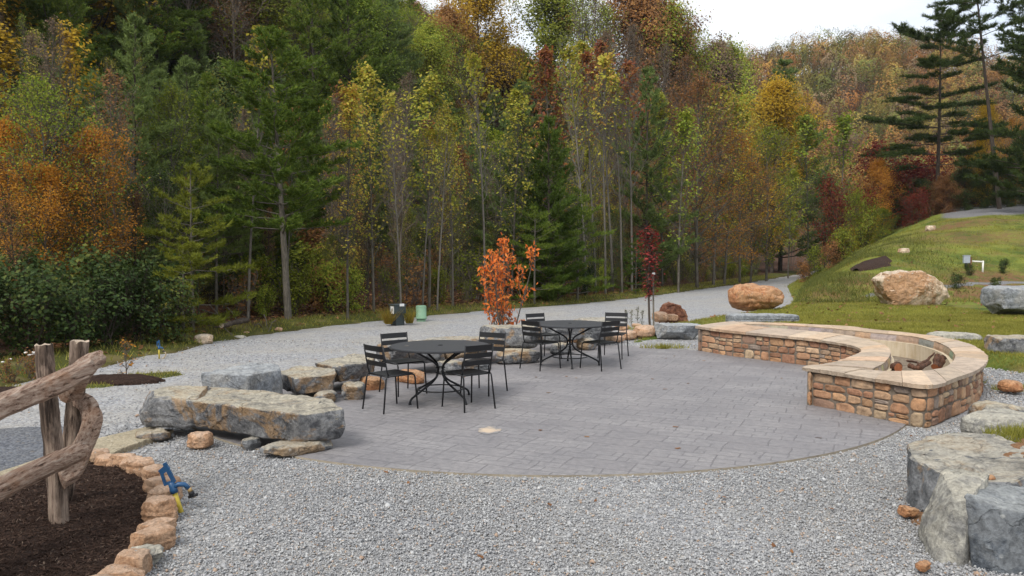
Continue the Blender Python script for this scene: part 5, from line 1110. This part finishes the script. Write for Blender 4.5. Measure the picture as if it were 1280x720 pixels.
# --- edge of the woods, left to right
put('lush0', 12, 17.5, 160, 'russet tree with thin orange leaves at the left edge of the picture', leaf=LF['orange'], group=FR, wide=1.1)
put('poplar1', 8, 22, 48, 'yellow-green tree at the top left edge behind the orange one', leaf=LF['yellow'], group=FR, wide=1.3)
put('airy1', 72, 17.6, 110, 'brown and orange tree with many bare twigs above the fence posts', leaf=LF['poplar_green'], group=FR, wide=1.15)
put('lush0', 118, 17.8, 172, 'bright orange tree right of the fence posts above the dark shrubs', leaf=LF['orange'], group=FR, wide=1.05)
put('bare1', 145, 19.5, 96, 'tall russet-topped bare-twigged tree left of the green pines', leaf=LF['brown'], group=FR, wide=1.3)
put('pine0', 42, 24, 78, 'dark green pine showing behind the russet trees at the left', group=FR, leaf=LF['pine'], wide=1.2)
put('lush0', 60, 17.2, 215, 'low bright orange tree above the dark shrubs at the left', leaf=LF['orange'], group=FR, wide=1.2, rz=2)
put('poplar0', 97, 25, 45, 'yellow-topped tulip tree rising behind the russet trees', leaf=LF['yellow'], group=FR)
put('pine0', 195, 25, 92, 'green pine behind the orange tree at the left', group=FR, leaf=LF['blue_pine'])
put('airy0', 218, 21.5, 118, 'thin greenish tree left of the white-barked trunk', leaf=LF['green'], group=FR)
put('lowpine0', 240, 18.3, 212, 'lime-green drooping pine reaching out over the forest edge', group=FR, wide=1.0)
put('lowpine0', 228, 17.6, 300, 'small lime-green young pine low at the left of the clearing', group=FR, wide=1.3, rz=2.0)
put('pine1', 262, 25, 96, 'dark green pine between the lime-green pine and the white-barked trunk', group=FR)
put('slim0', 309, 21.7, 38, 'slender pale-barked tree with a bare white trunk and orange tip', leaf=LF['poplar'], wood=BARK_PALE, group=FR)
put('tallpine0', 360, 21.8, 42, 'large green pine with a bare lower trunk left of centre', group=FR, wide=1.35, leaf=LF['pine'])
put('poplar0', 434, 22.4, 112, 'yellow-leaved tulip tree just right of the large pine', group=FR)
put('poplar1', 467, 24.4, 92, 'tulip tree with a thick yellow crown behind the utility box', group=FR)
put('slim1', 501, 24.0, 126, 'slim tulip tree behind the dark utility box', group=FR)
put('poplar2', 536, 26.5, 104, 'broad yellow tulip tree behind the pale green pedestal', group=FR, wide=1.1)
put('slim0', 528, 25.6, 165, 'thin pale trunk just left of the twin trunks behind the pedestal', group=FR)
put('slim1', 546, 25.8, 150, 'thin pale trunk right of the pedestal', group=FR)
put('poplar0', 566, 27.2, 140, 'tulip tree with sparse yellow leaves left of the orange sapling', group=FR)
put('slim0', 607, 27.8, 72, 'tall straight tulip tree with a golden top behind the orange sapling', group=FR, leaf=LF['poplar'])
put('poplar2', 640, 30.5, 118, 'tulip tree between the golden-topped one and the blue-green pine', group=FR)
put('densepine0', 686, 31.0, 148, 'rounded blue-green pine behind the farther table', group=FR, wide=.85, leaf=LF['pine'])
put('pine1', 652, 33, 105, 'dark blue-green pine behind the rounded pine', group=FR, leaf=LF['blue_pine'])
put('lowpine0', 668, 29.2, 262, 'low spreading green pine left of the farther table', group=FR, leaf=LF['pine'], wide=1.1)
put('lowpine0', 722, 31.5, 240, 'low spreading green pine right of the rounded blue-green pine', group=FR, leaf=LF['pine'], wide=1.1)
for i, (px, Y, yt, lb) in enumerate([(733, 34.0, 66, 'leftmost of the cluster of slim pale trunks right of centre'), (745, 35.5, 72, 'slim pale trunk with a reddish top, second of the cluster right of centre'), (757, 34.8, 80, 'slim pale trunk in the middle of the cluster right of centre'), (766, 37.0, 62, 'slim trunk with a yellow top in the cluster right of centre'), (778, 36.0, 92, 'slim pale trunk toward the right of the cluster right of centre'), (790, 37.5, 88, 'rightmost slim pale trunk of the cluster right of centre')]):
    put('slim%d' % (i % 2), px, Y, yt, lb, group=FR, leaf=LF['poplar_red'] if i % 2 else LF['poplar'])
put('poplar1', 688, 38, 68, 'red and yellow topped tulip tree above the rounded pine', group=FR, leaf=LF['poplar_red'])
put('poplar2', 720, 42, 60, 'yellow topped tulip tree above the pale trunks', group=FR)
put('pine0', 810, 40.5, 88, 'dark green narrow pine left of the yellow-green tulip tree', group=FR, leaf=LF['blue_pine'])
put('poplar0', 848, 38.8, 142, 'full yellow-green tulip tree beside the red sapling, right of centre', group=FR, leaf=LF['poplar_green'], wide=1.15)
put('poplar1', 828, 42.5, 122, 'yellow tulip tree just behind the yellow-green one', group=FR)
put('lowpine0', 795, 36.0, 300, 'small green pine at the forest edge left of the red sapling', group=FR, leaf=LF['pine'])
for i, (px, Y, yt, k, lf_, lb) in enumerate([(872, 43, 106, 'airy0', 'brown', 'russet tree right of the yellow-green tulip tree'), (892, 46, 112, 'poplar2', 'poplar', 'yellow topped tree above the bend of the drive'), (905, 47, 168, 'airy1', 'orange', 'orange-brown tree left of the bend of the drive'), (925, 50, 130, 'poplar0', 'poplar', 'sparse yellow tree behind the orange-brown ones'), (938, 51, 205, 'airy0', 'brown', 'low brown tree above the rounded orange boulder'), (958, 54, 162, 'airy1', 'green', 'green-brown tree above the far end of the drive'), (985, 60, 215, 'poplar1', 'poplar_green', 'light green tree where the drive disappears'), (1012, 66, 150, 'poplar2', 'poplar_green', 'pale yellow-green tree left of the second pale green tree'), (1050, 68, 148, 'poplar0', 'poplar_green', 'pale green tree above the red bushes'), (1030, 62, 225, 'full1', 'dark', 'dark evergreen beneath the pale green trees')]):
    put(k, px, Y, yt, lb, group=FR, leaf=LF[lf_], wide=1.25)
# --- behind the bank on the right
BK = 'trees behind the grassy bank'
def putb(key, px, Y, ytop, label, zb=None, **kw):
    x = (px - 640) / 1000 * Y; z = max(tz(x, Y), bank_z(x, Y)) if zb is None else zb; top = H + Y * (315 - ytop) / 1000; return plant(key, x, Y, z - .05, max(top - z, .5), label, group=BK, **kw)
putb('dog0', 1048, 58, 226, 'crimson dogwood left of the bright green tree', leaf=LF['crimson'], wide=.8, zb=0)
putb('dog1', 1080, 50, 238, 'bright green young tree at the left side of the bank', leaf=LF['green'], wide=.75, zb=.3)
putb('dog1', 1068, 53, 268, 'golden low tree in front of the crimson dogwood', leaf=LF['yellow'], wide=1.0, zb=.2)
putb('dog0', 1118, 62, 186, 'wide crimson dogwood above the slope of the bank', leaf=LF['crimson'], wide=1.2, zb=2)
putb('hfull0', 1098, 58, 205, 'orange and green tree behind the bright green tree', leaf=LF['orange'], wide=.9, zb=1)
putb('dog0', 1160, 70, 200, 'dark red tree left of the leaning tall pine', leaf=LF['crimson'], wide=1.2, zb=3)
putb('dog0', 1142, 56, 238, 'crimson bush at the crest of the bank', leaf=LF['crimson'], wide=1.0, zb=3)
putb('hfull0', 1225, 62, 135, 'orange-gold maple behind the leaning tall pine', leaf=LF['yellow'], wide=.8, zb=4)
putb('airy1', 1262, 56, 150, 'orange maple at the right edge above the gravel pad', leaf=LF['orange'], wide=.9, zb=4.3)
putb('hfull1', 1195, 68, 215, 'dark evergreen thicket left of the leaning pine trunk', leaf=LF['dark'], wide=1.4, zb=3.6)
putb('hfull0', 1245, 66, 200, 'dark evergreen thicket at the right behind the gravel pad', leaf=LF['dark'], wide=1.6, zb=4)
putb('hfull1', 1290, 60, 185, 'dark evergreen thicket at the far right edge', leaf=LF['dark'], wide=1.6, zb=4.4)
for i, (px, Y, yt, lf_) in enumerate([(1120, 62, 235, 'dark'), (1150, 60, 225, 'dark'), (1180, 58, 222, 'brown'), (1205, 58, 212, 'dark'), (1232, 57, 215, 'dark'), (1258, 56, 205, 'dark'), (1285, 55, 210, 'dark'), (1215, 64, 190, 'crimson'), (1100, 56, 262, 'green')]):
    putb('hfull%d' % (i % 2), px, Y, yt, 'dense dark bush behind the crest of the bank, %s from the left' % ['second', 'third', 'fourth', 'fifth', 'sixth', 'seventh', 'last', 'crimson tinted and tallest', 'first'][i], leaf=LF[lf_], wide=1.5, zb=min(4.2, 1.5 + (px - 1100) * .025))
putb('scrubpine1', 1249, 53, -60, 'tall leaning pine with a bare trunk and forked top at the right', zb=4.2, tilt=(0, R(-9)), rz=.4)
putb('scrubpine0', 1168, 60, 22, 'tall pine with layered dark branches left of the leaning pine', zb=2.8, tilt=(0, R(-7)), rz=1.0, wide=1.25)
putb('pine1', 1296, 48, -70, 'dense dark evergreen filling the top right corner', zb=4.3, rz=2.2, wide=.95, leaf=LF['dark_pine'])
putb('scrubpine1', 1282, 58, -20, 'dark pine behind the corner evergreen at the top right', zb=4.3, rz=4.2, wide=1.2)
# shrubs along the edge
SH = 'shrubs along the edge of the woods'
for i, (px, Y, yt, k, lf_, lb) in enumerate([(-20, 13.6, 345, 'shrub0', 'dark', 'dark evergreen shrub at the left edge'), (35, 14.3, 338, 'shrub1', 'dark', 'dark evergreen shrub behind the front fence post'), (85, 14.9, 352, 'shrub2', 'dark', 'dark evergreen shrub behind the second fence post'), (130, 15.6, 340, 'shrub0', 'dark', 'dark evergreen shrub above the mulch mound in the drive'), (172, 16.2, 335, 'shrub1', 'dark', 'tall dark shrub behind the small far hydrant'), (212, 16.9, 352, 'shrub2', 'dark', 'dark shrub right of the small far hydrant'),
    (10, 15.6, 318, 'shrub2', 'dark', 'dark shrub of the second row at the far left'), (60, 16.2, 322, 'shrub0', 'dark', 'dark shrub of the second row behind the posts'), (110, 16.8, 318, 'shrub1', 'dark', 'dark shrub of the second row below the orange tree'), (155, 17.8, 322, 'shrub2', 'dark', 'dark shrub of the second row left of the lime-green pines'), (195, 18.6, 318, 'shrub0', 'dark', 'dark shrub of the second row under the green pine')]):
    put(k, px, Y, yt, lb, group=SH, cat='shrub', leaf=LF[lf_], wide=1.15)
LM = [(30, 'the left fence posts'), (118, 'the bright orange maple'), (180, 'the small far hydrant'), (240, 'the lime-green pine'), (309, 'the white-barked trunk'), (360, 'the large front pine'), (420, 'the leftmost chairs'), (470, 'the dark utility box'), (526, 'the pale green pedestal'), (580, 'the nearer table'), (630, 'the orange sapling'), (686, 'the rounded blue-green pine'), (725, 'the farther table'), (765, 'the cluster of pale trunks'), (812, 'the red sapling'), (850, 'the red-brown boulder'), (900, 'the bend of the drive'), (950, 'the rounded orange boulder'), (1000, 'the far end of the drive'), (1050, 'the left foot of the bank'), (1110, 'the crest of the bank'), (1150, 'the big tan boulder'), (1210, 'the meter on the bank'), (1260, 'the tall leaning pine')]
CW = {'tan': 'tan-brown', 'pine': 'green', 'blue_pine': 'blue-green', 'lime_pine': 'lime', 'dark_pine': 'dark', 'brown': 'russet', 'orange': 'orange', 'yellow': 'golden', 'green': 'green', 'dark': 'dark green', 'poplar': 'yellow', 'poplar_red': 'reddish', 'poplar_green': 'yellow-green', 'crimson': 'crimson'}
KW = {'pine': 'pine', 'bare': 'nearly bare tree', 'poplar': 'slim tree', 'warm': 'leafy tree', 'green': 'leafy tree'}
def describe(k, lf_, x, y, d, h, rows):
    lm = min(LM, key=lambda q: abs(q[0] - (640 + 1000 * x / y)))[1]; r_ = next(w for lim, w in rows if d < lim)
    return '%s %s %s %s %s' % ('tall' if h > rows[-1][0] * 0 + (11.8 if y > 60 else 8.6) else 'smaller', CW[lf_], KW[k], r_, lm)
xs_edge = []
for i in range(len(ROAD) - 1):
    a, b = ROAD[i], ROAD[i + 1]; m = int(np.hypot(*(b - a)) / .75)
    for k in range(m): xs_edge.append((a + (b - a) * k / max(m, 1), (b - a) / np.hypot(*(b - a))))
c_ = 0
for p, t in xs_edge:
    nrm = np.array([-t[1], t[0]]); off_ = rnd.uniform(1.5, 3.2); q_ = p + nrm * off_; a = q_[0] / max(q_[1], .1)
    if q_[1] < 18 or q_[1] > 66 or abs(a) > .72 or -.40 < a < -.28 and q_[1] < 22: continue
    if rnd.random() < .3: continue
    lf_ = rnd.choice(['green', 'green', 'dark', 'poplar_green', 'brown']); h_ = rnd.uniform(.7, 1.5); plant(rnd.choice(['under0', 'under1', 'shrub0', 'shrub1']), q_[0], q_[1], tz(*q_) - .05, h_, '%s tangled %s bush at the forest edge behind %s' % ('low' if h_ < 1.1 else 'taller', CW[lf_], min(LM, key=lambda q: abs(q[0] - (640 + 1000 * a)))[1]), 'undergrowth bushes along the drive', 'shrub', leaf=LF[lf_]); c_ += 1
# --- fill: woods behind
def fillzone(n, f, mind, tries=40000, seed=5):
    rr = random.Random(seed); pts = []
    for _ in range(tries):
        if len(pts) >= n: break
        y = rr.uniform(11, 135); a = rr.uniform(-.74, .74); x = a * y; k = f(x, y, a)
        if k is None: continue
        m = mind(y)
        if any((x - u) ** 2 + (y - v) ** 2 < m * m for u, v in pts) or any((x - u) ** 2 + (y - v) ** 2 < (m * .5) ** 2 for u, v in used_xy): continue
        pts.append((x, y))
    return pts
def dr(x, y): d, s = poly_dist(np.array([x]), np.array([y]), ROAD); return float(d[0] * s[0])
R1 = [(6.5, 'close behind'), (11, 'a little way behind'), (17, 'farther back behind'), (1e9, 'deep in the woods behind')]
R2 = [(34, 'low on the hillside above'), (50, 'partway up the hillside above'), (70, 'high on the hillside above'), (1e9, 'near the skyline above')]
under_ = fillzone(210, lambda x, y, a: 1 if 2.2 < dr(x, y) < 13 and y < 60 and a < .4 else None, lambda y: .8 + y * .01, seed=21)
rr0 = random.Random(5)
for x, y in under_:
    k = rr0.choice(['bare0', 'bare1', 'airy0', 'under0', 'shrub1']); hh = rr0.uniform(2.2, 4.2) if k in ('bare0', 'bare1', 'airy0') else rr0.uniform(1.2, 2.4)
    lf_ = rr0.choice(['dark', 'brown', 'green', 'dark', 'poplar']); plant(k, x, y, tz(x, y) - .05, hh, 'shaded %s %s at %s %s' % (CW[lf_], 'sapling' if k[:4] in ('bare', 'airy') else 'bush', '%s trunks' % ('the first' if dr(x, y) < 5 else 'the second row of' if dr(x, y) < 8 else 'the deeper'), 'behind ' + min(LM, key=lambda q: abs(q[0] - (640 + 1000 * x / y)))[1]), 'understory beneath the trees', 'sapling', leaf=LF[lf_], wood=BARK_BROWN if k[:4] == 'bare' else None, wide=1.2, name='sapling')
near = fillzone(300, lambda x, y, a: 1 if 3.0 < dr(x, y) < 24 and 20.5 < y < 115 and a < .62 else None, lambda y: 1.45 + y * .018, seed=3)
G1 = {'pine': 'green pine standing in the woods behind the front trees', 'bare': 'slim nearly bare grey tree in the woods behind the front trees', 'poplar': 'thin yellow-leaved tree in the woods behind the front trees', 'warm': 'orange or russet tree in the woods behind the front trees', 'green': 'leafy green tree in the woods behind the front trees'}
def zone_kind(a, d, rr, far):
    u = rr.random()
    if far: w_ = dict(pine=.20 if a < -.12 else .07, bare=.42, poplar=.12, warm=.13, green=.13)
    else: w_ = dict(pine=.46 if a < .12 else .16, bare=.2, poplar=.16, warm=.10, green=.08)
    if not far and -.5 < a < .06: w_ = dict(pine=.66, bare=.14, poplar=.14, warm=.03, green=.03)
    if not far and a < -.5: w_ = dict(pine=.35, bare=.25, poplar=.10, warm=.24, green=.06)
    if a > .25: w_ = dict(pine=.08, bare=.38, poplar=.16, warm=.24, green=.14)
    for k, v in w_.items():
        u -= v
        if u < 0: return k
    return 'bare'
KEYS = dict(pine=['pine0', 'pine1', 'tallpine0', 'tallpine1'], bare=['bare0', 'bare1', 'bare2'], poplar=['poplar0', 'slim1', 'poplar2', 'slim0'], warm=['hfull0', 'airy0', 'airy1'], green=['hfull1', 'airy0'])
FKEY = dict(pine=['pine', 'blue_pine'], bare=['tan', 'tan', 'tan', 'poplar_green'], poplar=['poplar', 'poplar_green', 'tan'], warm=['brown', 'tan', 'yellow', 'brown'], green=['poplar_green', 'green'])
HKEYS = dict(pine=['pine0', 'pine1'], bare=['hbare0', 'hbare1'], poplar=['hbare0', 'hbare1', 'hfull1'], warm=['hfull0', 'hbare1'], green=['hfull0', 'hfull1'])
LKEY = dict(pine=['pine', 'blue_pine', 'blue_pine'], bare=['tan', 'tan', 'tan', 'poplar', 'poplar_green'], poplar=['poplar', 'poplar_red', 'poplar_green', 'poplar'], warm=['orange', 'brown', 'yellow', 'brown'], green=['green', 'poplar_green', 'dark'])
rr = random.Random(11)
for x, y in near:
    a = x / y; d = dr(x, y); k = zone_kind(a, d, rr, False)
    if d < 9 and -.30 < a < .36 and k in ('pine', 'warm', 'green') and rr.random() < .8: k = rr.choice(['poplar', 'bare', 'poplar'])
    hh = rr.uniform(5.6, 8.0) * (1 + .006 * d)
    if a > .3: hh *= .85
    lf_ = rr.choice(LKEY[k]); plant(rr.choice(KEYS[k]), x, y, tz(x, y) - .1, hh, describe(k, lf_, x, y, d, hh, R1), 'trees filling the woods behind the front row', leaf=LF[lf_], wide=rr.uniform(.85, 1.15))
far = fillzone(430, lambda x, y, a: 1 if (24 <= dr(x, y) < 110 and y > 24 and y < 150) else None, lambda y: 1.7 + y * .013, seed=8)
G2 = {'pine': 'tall dark pine on the wooded hillside', 'bare': 'tall bare grey-brown tree on the wooded hillside', 'poplar': 'tall yellow-tinged tree on the wooded hillside', 'warm': 'tall orange or russet tree on the wooded hillside', 'green': 'tall leafy green tree on the wooded hillside'}
for x, y in far:
    a = x / y; d = dr(x, y); k = zone_kind(a, d, rr, True); hh = rr.uniform(10, 14) * (1.12 if k == 'pine' else 1)
    if a > .26: hh *= .8
    lf_ = rr.choice(FKEY[k]); plant(rr.choice(HKEYS[k]), x, y, tz(x, y) - .2, hh, describe(k, lf_, x, y, d, hh, R2), 'trees on the wooded hillside', leaf=LF[lf_], name='tulip_tree' if k == 'poplar' else None, wide=rr.uniform(1.15, 1.6))
for x, y in fillzone(110, lambda x, y, a: 1 if (30 <= dr(x, y) < 80 and -.14 < a < .33 and y > 40) else None, lambda y: 2.4, seed=31):
    a = x / y; d = dr(x, y); k = rr.choice(['bare', 'bare', 'warm', 'green', 'poplar']); hh = rr.uniform(10, 14.5) * (.85 if a > .26 else 1); lf_ = rr.choice(LKEY[k])
    plant(rr.choice(HKEYS[k]), x, y, tz(x, y) - .2, hh, describe(k, lf_, x, y, d, hh, R2), 'trees on the wooded hillside', leaf=LF[lf_], name='tulip_tree' if k == 'poplar' else None, wide=rr.uniform(1.2, 1.7))
# big evergreens high on the left hillside
for px, Y, yt, lb in [(75, 44, -50, 'big dark pine at the top left, leftmost of the tall hillside pines'), (118, 46, -70, 'big dark pine at the top left, second of the tall hillside pines'), (165, 45, -60, 'big dark pine at the top, third of the tall hillside pines'), (205, 47, -60, 'big dark pine at the top, fourth of the tall hillside pines'), (240, 46, -40, 'big dark pine at the top, fifth of the tall hillside pines'), (400, 44, -55, 'big dark pine on the hillside above the large front pine'), (438, 46, -35, 'big dark pine on the hillside right of the one above the front pine')]:
    put('pine%d' % (px % 2), px, Y, yt, lb, group='tall pines on the hillside', wide=1.15, leaf=LF['dark_pine'] if px < 300 else LF['pine'])
for px, Y, yt, k, lf_, lb in [(800, 88, -2, 'hbare0', 'brown', 'rust-topped tall tree on the skyline at the top centre'), (560, 70, 20, 'hfull1', 'brown', 'russet hillside tree above the tulip trees'), (600, 75, -20, 'hfull0', 'yellow', 'golden hillside tree near the top centre'), (690, 80, -20, 'hfull1', 'green', 'green tree high on the hillside right of centre'), (975, 76, 82, 'pine0', 'blue_pine', 'narrow dark conifer on the slope right of centre'), (965, 70, 114, 'hfull0', 'yellow', 'golden maple below the narrow dark conifer'), (712, 95, 15, 'hbare1', 'poplar', 'bare skyline tree right of the green one'), (870, 118, 42, 'hbare0', 'brown', 'bare rounded tree on the skyline above the hillside')]:
    put(k, px, Y, yt, lb, group='tall trees high on the hillside', leaf=LF[lf_], wide=1.2)
for px, Y, yt, k, lf_, lb in [(728, 72, -12, 'hbare1', 'poplar_green', 'thin yellow-green tree on the skyline, first of the row going down to the right'), (748, 76, -4, 'hbare0', 'tan', 'bare tan tree on the skyline next to the thin yellow-green one'), (764, 74, 10, 'hbare0', 'poplar_green', 'yellow-green skyline tree left of the rust-topped one'), (789, 78, -4, 'hfull0', 'brown', 'rust-brown full tree at the top of the skyline'), (812, 80, 6, 'hfull1', 'brown', 'russet skyline tree just right of the rust-brown full one'), (778, 66, 34, 'hbare1', 'tan', 'bare grey skyline tree in front of the rust-brown one'), (832, 80, 26, 'hfull0', 'poplar_green', 'yellow-green skyline tree where the ridge starts to drop'), (850, 82, 44, 'hbare0', 'tan', 'bare tan skyline tree on the dropping ridge'), (870, 88, 52, 'hbare1', 'tan', 'round-headed bare skyline tree on the dropping ridge'), (892, 90, 62, 'hfull1', 'tan', 'tan-brown skyline tree halfway down the ridge'), (915, 92, 66, 'hfull0', 'poplar_green', 'yellow-green skyline tree near the low point of the ridge'), (820, 64, 62, 'hbare0', 'tan', 'tan bare tree below the russet skyline trees'), (845, 66, 74, 'hbare1', 'brown', 'brown bare tree below the dropping ridge'), (756, 60, 40, 'hbare1', 'tan', 'tan bare tree above the cluster of pale trunks')]:
    put(k, px, Y, yt, lb, group='trees along the skyline', leaf=LF[lf_], wide=1.0)
# --- far hill: one mass of crowns
def far_hill(seed=4, n=2600):
    r2 = np.random.RandomState(seed); gx, gy = np.meshgrid(np.arange(25, 250, 6.6), np.arange(130, 292, 6.6)); X = gx.ravel() + r2.uniform(-2.3, 2.3, gx.size); Y = gy.ravel() + r2.uniform(-2.3, 2.3, gx.size); ok = (Th(X, Y) > 9) & (X / Y > .2) & (X / Y < .8); X, Y = X[ok], Y[ok]; Z = Th(X, Y); n = len(X)
    pal = np.array([(.17, .11, .04), (.21, .14, .045), (.13, .08, .04), (.12, .13, .035), (.09, .12, .035), (.18, .17, .05), (.20, .11, .04), (.14, .12, .08), (.05, .075, .03), (.12, .10, .06)]); pw = [.15, .13, .13, .12, .1, .12, .07, .1, .05, .03]
    m = 1500; cr_ = r2.uniform(2.8, 5.4, n); hh = r2.uniform(5, 10, n); col_ = pal[r2.choice(len(pal), n, p=pw)] * r2.uniform(.7, 1.15, (n, 1))
    d = r2.normal(0, 1, (n, m, 3)); d /= np.linalg.norm(d, axis=2)[:, :, None]; rad = r2.uniform(.7, 1.0, (n, m, 1)) ** .5; lob = 1 + .22 * np.sin(d[:, :, :1] * 5 + cr_[:, None, None] * 9) + .2 * np.sin(d[:, :, 1:2] * 6 + hh[:, None, None] * 7)
    C = d * rad * lob * cr_[:, None, None]; C[:, :, 2] *= 1.15; C[:, :, 0] += X[:, None]; C[:, :, 1] += Y[:, None]; C[:, :, 2] += (Z + hh - cr_ * .2)[:, None]
    n_ = n; C = C.reshape(-1, 3); cc = np.repeat(col_, m, 0) * r2.uniform(.94, 1.06, (n * m, 1)) * np.array([1.9, 1.55, 1.3]); lv, lf = quads_leaf(C, .36, r2, 1.1, (d * np.array([1, 1, 1.2])).reshape(-1, 3), .16); t = NT('far_hill_foliage'); a = t.n('ShaderNodeAttribute'); a.attribute_name = 'Col'; t.done(a.outputs['Color'], .9, spec=.05)
    return np_mesh('distant_forest', lv, lf, t.m, None, False, np.repeat(cc, 4, 0))
props(far_hill(), 'autumn-coloured forest covering the far hill under the sky', 'forest', None, 'stuff')

# ================================================================== small planted trees and flowers
V = gen_broad(90, 2.1, .016, .16, 30, .60, (20, 55), 'oval', 8, 3.4, .050, .9, 0, .045, multi=6, elong=2.1, orient=False); proto('sap_orange', V, BARK_GREY, LF['scarlet'], 'sapling')
p = G(633, 408, .0); plant('sap_orange', p.x - .02, 16.6, -.03, 2.30, 'scarlet-orange sapling behind the tan-topped block boulder', wide=.85, rz=.5)
V = gen_broad(92, 2.5, .02, .36, 30, .42, (15, 38), 'oval', 7, 3.6, .045, .9, 0, .05, multi=1, lean=.01); proto('sap_red', V, BARK_BROWN, LF['maroon'], 'sapling')
p = G(813, 406, .12); sap = plant('sap_red', p.x, p.y, .05, 2.42, 'slender dark red sapling tied to a stake beside the drive', wide=1.7, rz=.5)
b = MB(); b.tube([(p.x + .09, p.y + .03, 0), (p.x + .06, p.y + .02, 1.45)], .022, 8); props(b.build('tree_stake', BARK_PALE), 'thin wooden stake beside the dark red sapling', 'stake')
b = MB(); b.tube([(p.x + .03, p.y - .03, 1.40), (p.x + .10, p.y - .03, 1.41)], .03, 8); props(b.build('tree_tie', WH), 'small white tie holding the dark red sapling to its stake', 'tie')
V = gen_broad(94, 1.0, .008, .25, 14, .35, (25, 60), 'oval', 4, 1.6, .06, .4, 0, .04, multi=1); proto('sap_small', V, BARK_TWIG, LF['orange'], 'sapling')
p = G(158, 474); plant('sap_small', p.x, p.y, .05, .5, 'tiny nearly bare orange-leaved sapling on the mulch mound in the drive', wide=1.4)
V = gen_broad(96, .8, .008, .1, 20, .35, (25, 70), 'oval', 5, 3, .05, .4, 0, .05, multi=4); proto('rose', V, BARK_TWIG, LF['brown'], 'rose_bush')
for px, py, hh, lb in [(24, 476, .42, 'rose bush with white flowers and reddish leaves left of the front post'), (-4, 482, .34, 'small rose bush with a pale flower at the left edge')]:
    p = G(px, py); root = plant('rose', p.x, p.y + .3, 0, hh, lb, 'rose bushes behind the fence', 'flower bush')
    for k in range(5 if hh > .4 else 2):
        b = MB(); cx_, cy_, cz = rnd.uniform(-.26, .26), rnd.uniform(-.2, .2) - .05, .8 * rnd.uniform(.75, 1.1)
        for q_ in range(8):
            a = q_ * .785; b.tube([(cx_, cy_, cz), (cx_ + .035 * math.cos(a), cy_ + .035 * math.sin(a), cz + .025), (cx_ + .05 * math.cos(a), cy_ + .05 * math.sin(a), cz + .03)], [.012, .026, .006], 6)
        b.build('flower', simple('white_petal', (.78, .74, .68), .6, .05, 10), root, True)
# small shrubs on the bank
for px, py, hh, lb in [(1252, 342, .6, 'small dark shrub on the bank right of the meter'), (1196, 362, .62, 'small dark shrub on the bank left of the grey block boulder'), (1242, 363, .55, 'small dark shrub in the bare soil above the grey block boulder'), (1213, 345, .5, 'small dark shrub on the bank just below the meter')]:
    p = on_bank(px, py); plant('shrub%d' % (px % 3), p.x, p.y, p.z - .05, hh, lb, 'small shrubs planted on the bank', 'shrub', wide=1.1, leaf=LF['dark'])
for px, py, hh, lf_, lb in [(1022, 337, 1.7, 'green', 'light green bush at the left foot of the bank'), (1008, 342, 1.3, 'brown', 'russet bush where the bank meets the drive'), (1040, 330, 1.5, 'brown', 'brown twiggy bush on the left crest of the bank'), (1056, 322, 1.9, 'green', 'yellow-green bush on the left crest of the bank')]:
    d = 46 if px < 1030 else 44; x = (px - 640) / 1000 * d; plant('shrub%d' % (px % 3), x, d, max(bank_z(x, d), 0) - .1, hh, lb, 'bushes at the left crest of the bank', 'shrub', leaf=LF[lf_])
# weeds along the stones by the red sapling, and yellow grasses by the utility box
for px, py, hh, lb in [(486, 405, .5, 'yellow-orange grass clump left of the utility box'), (512, 404, .4, 'yellow-green grass clump right of the utility box')]:
    p = G(px, py, .03); q_ = patch(0, 0, .09, .08, 170, 0); n_ = blades('grass_clump', q_ + np.array([p.x, p.y, .03]), hh * .9, .008, lb, m_leaf('dry_grass', [(0, (.14, .13, .02)), (.6, (.30, .21, .03)), (1, (.36, .17, .04))], .3, .3)); del n_['kind']; n_['category'] = 'grass clump'
for px, py in [(782, 408), (789, 409), (797, 404), (803, 409)]:
    p = G(px, py, .05); plant('sap_small', p.x, p.y, .02, .42, 'thin grey-green weed stalk on the stony edge right of the farther table', 'weed stalks near the red sapling', 'weed', leaf=LF['dark'], wide=.7, name='weed')
# sandy scuff on the patio
b = MB(); n = 40; cs = G(612, 538, 0); b.add([(cs.x + (.17 + .05 * noise.noise(Vector((math.cos(k * .157) * 2, math.sin(k * .157) * 2, 0)))) * math.cos(k * .157) * .75, cs.y + .20 * math.sin(k * .157) * (1 + .3 * noise.noise(Vector((k * .3, 1, 0)))), .0035) for k in range(n)], [tuple(range(n))])
tm = NT('spilled_sand'); pz = tm.pos(); sb = tm.n('ShaderNodeVectorMath', operation='DISTANCE'); tm.l(pz, sb.inputs[0]); sb.inputs[1].default_value = (cs.x, cs.y, .0035)
nn = tm.noise(pz, 9, 6); fz_ = tm.math('SUBTRACT', nn, tm.math('MULTIPLY', sb.outputs['Value'], 1.9)); c1 = tm.mix(tm.ramp(fz_, [(.18, 0), (.42, 1)]), (.215, .208, .208), (.52, .41, .30)); tm.done(c1, .95)
props(b.build('sand_spill', tm.m), 'small beige sand stain on the paving in front of the nearer table', 'sand stain')

# ------------------------------------------------------------------ air
hz_ = MB(); hz_.box((120, 330, 52), (760, 800, 110)); hm = bpy.data.materials.new('haze'); hm.use_nodes = True; hn = hm.node_tree; hn.nodes.clear()
ho = hn.nodes.new('ShaderNodeOutputMaterial'); pv = hn.nodes.new('ShaderNodeVolumePrincipled'); pv.inputs['Color'].default_value = (.80, .86, .95, 1); pv.inputs['Density'].default_value = .00018; pv.inputs['Anisotropy'].default_value = .2
hn.links.new(pv.outputs[0], ho.inputs['Volume']); props(hz_.build('haze', hm), 'thin pale autumn haze in the air over the valley', 'haze', None, 'stuff')
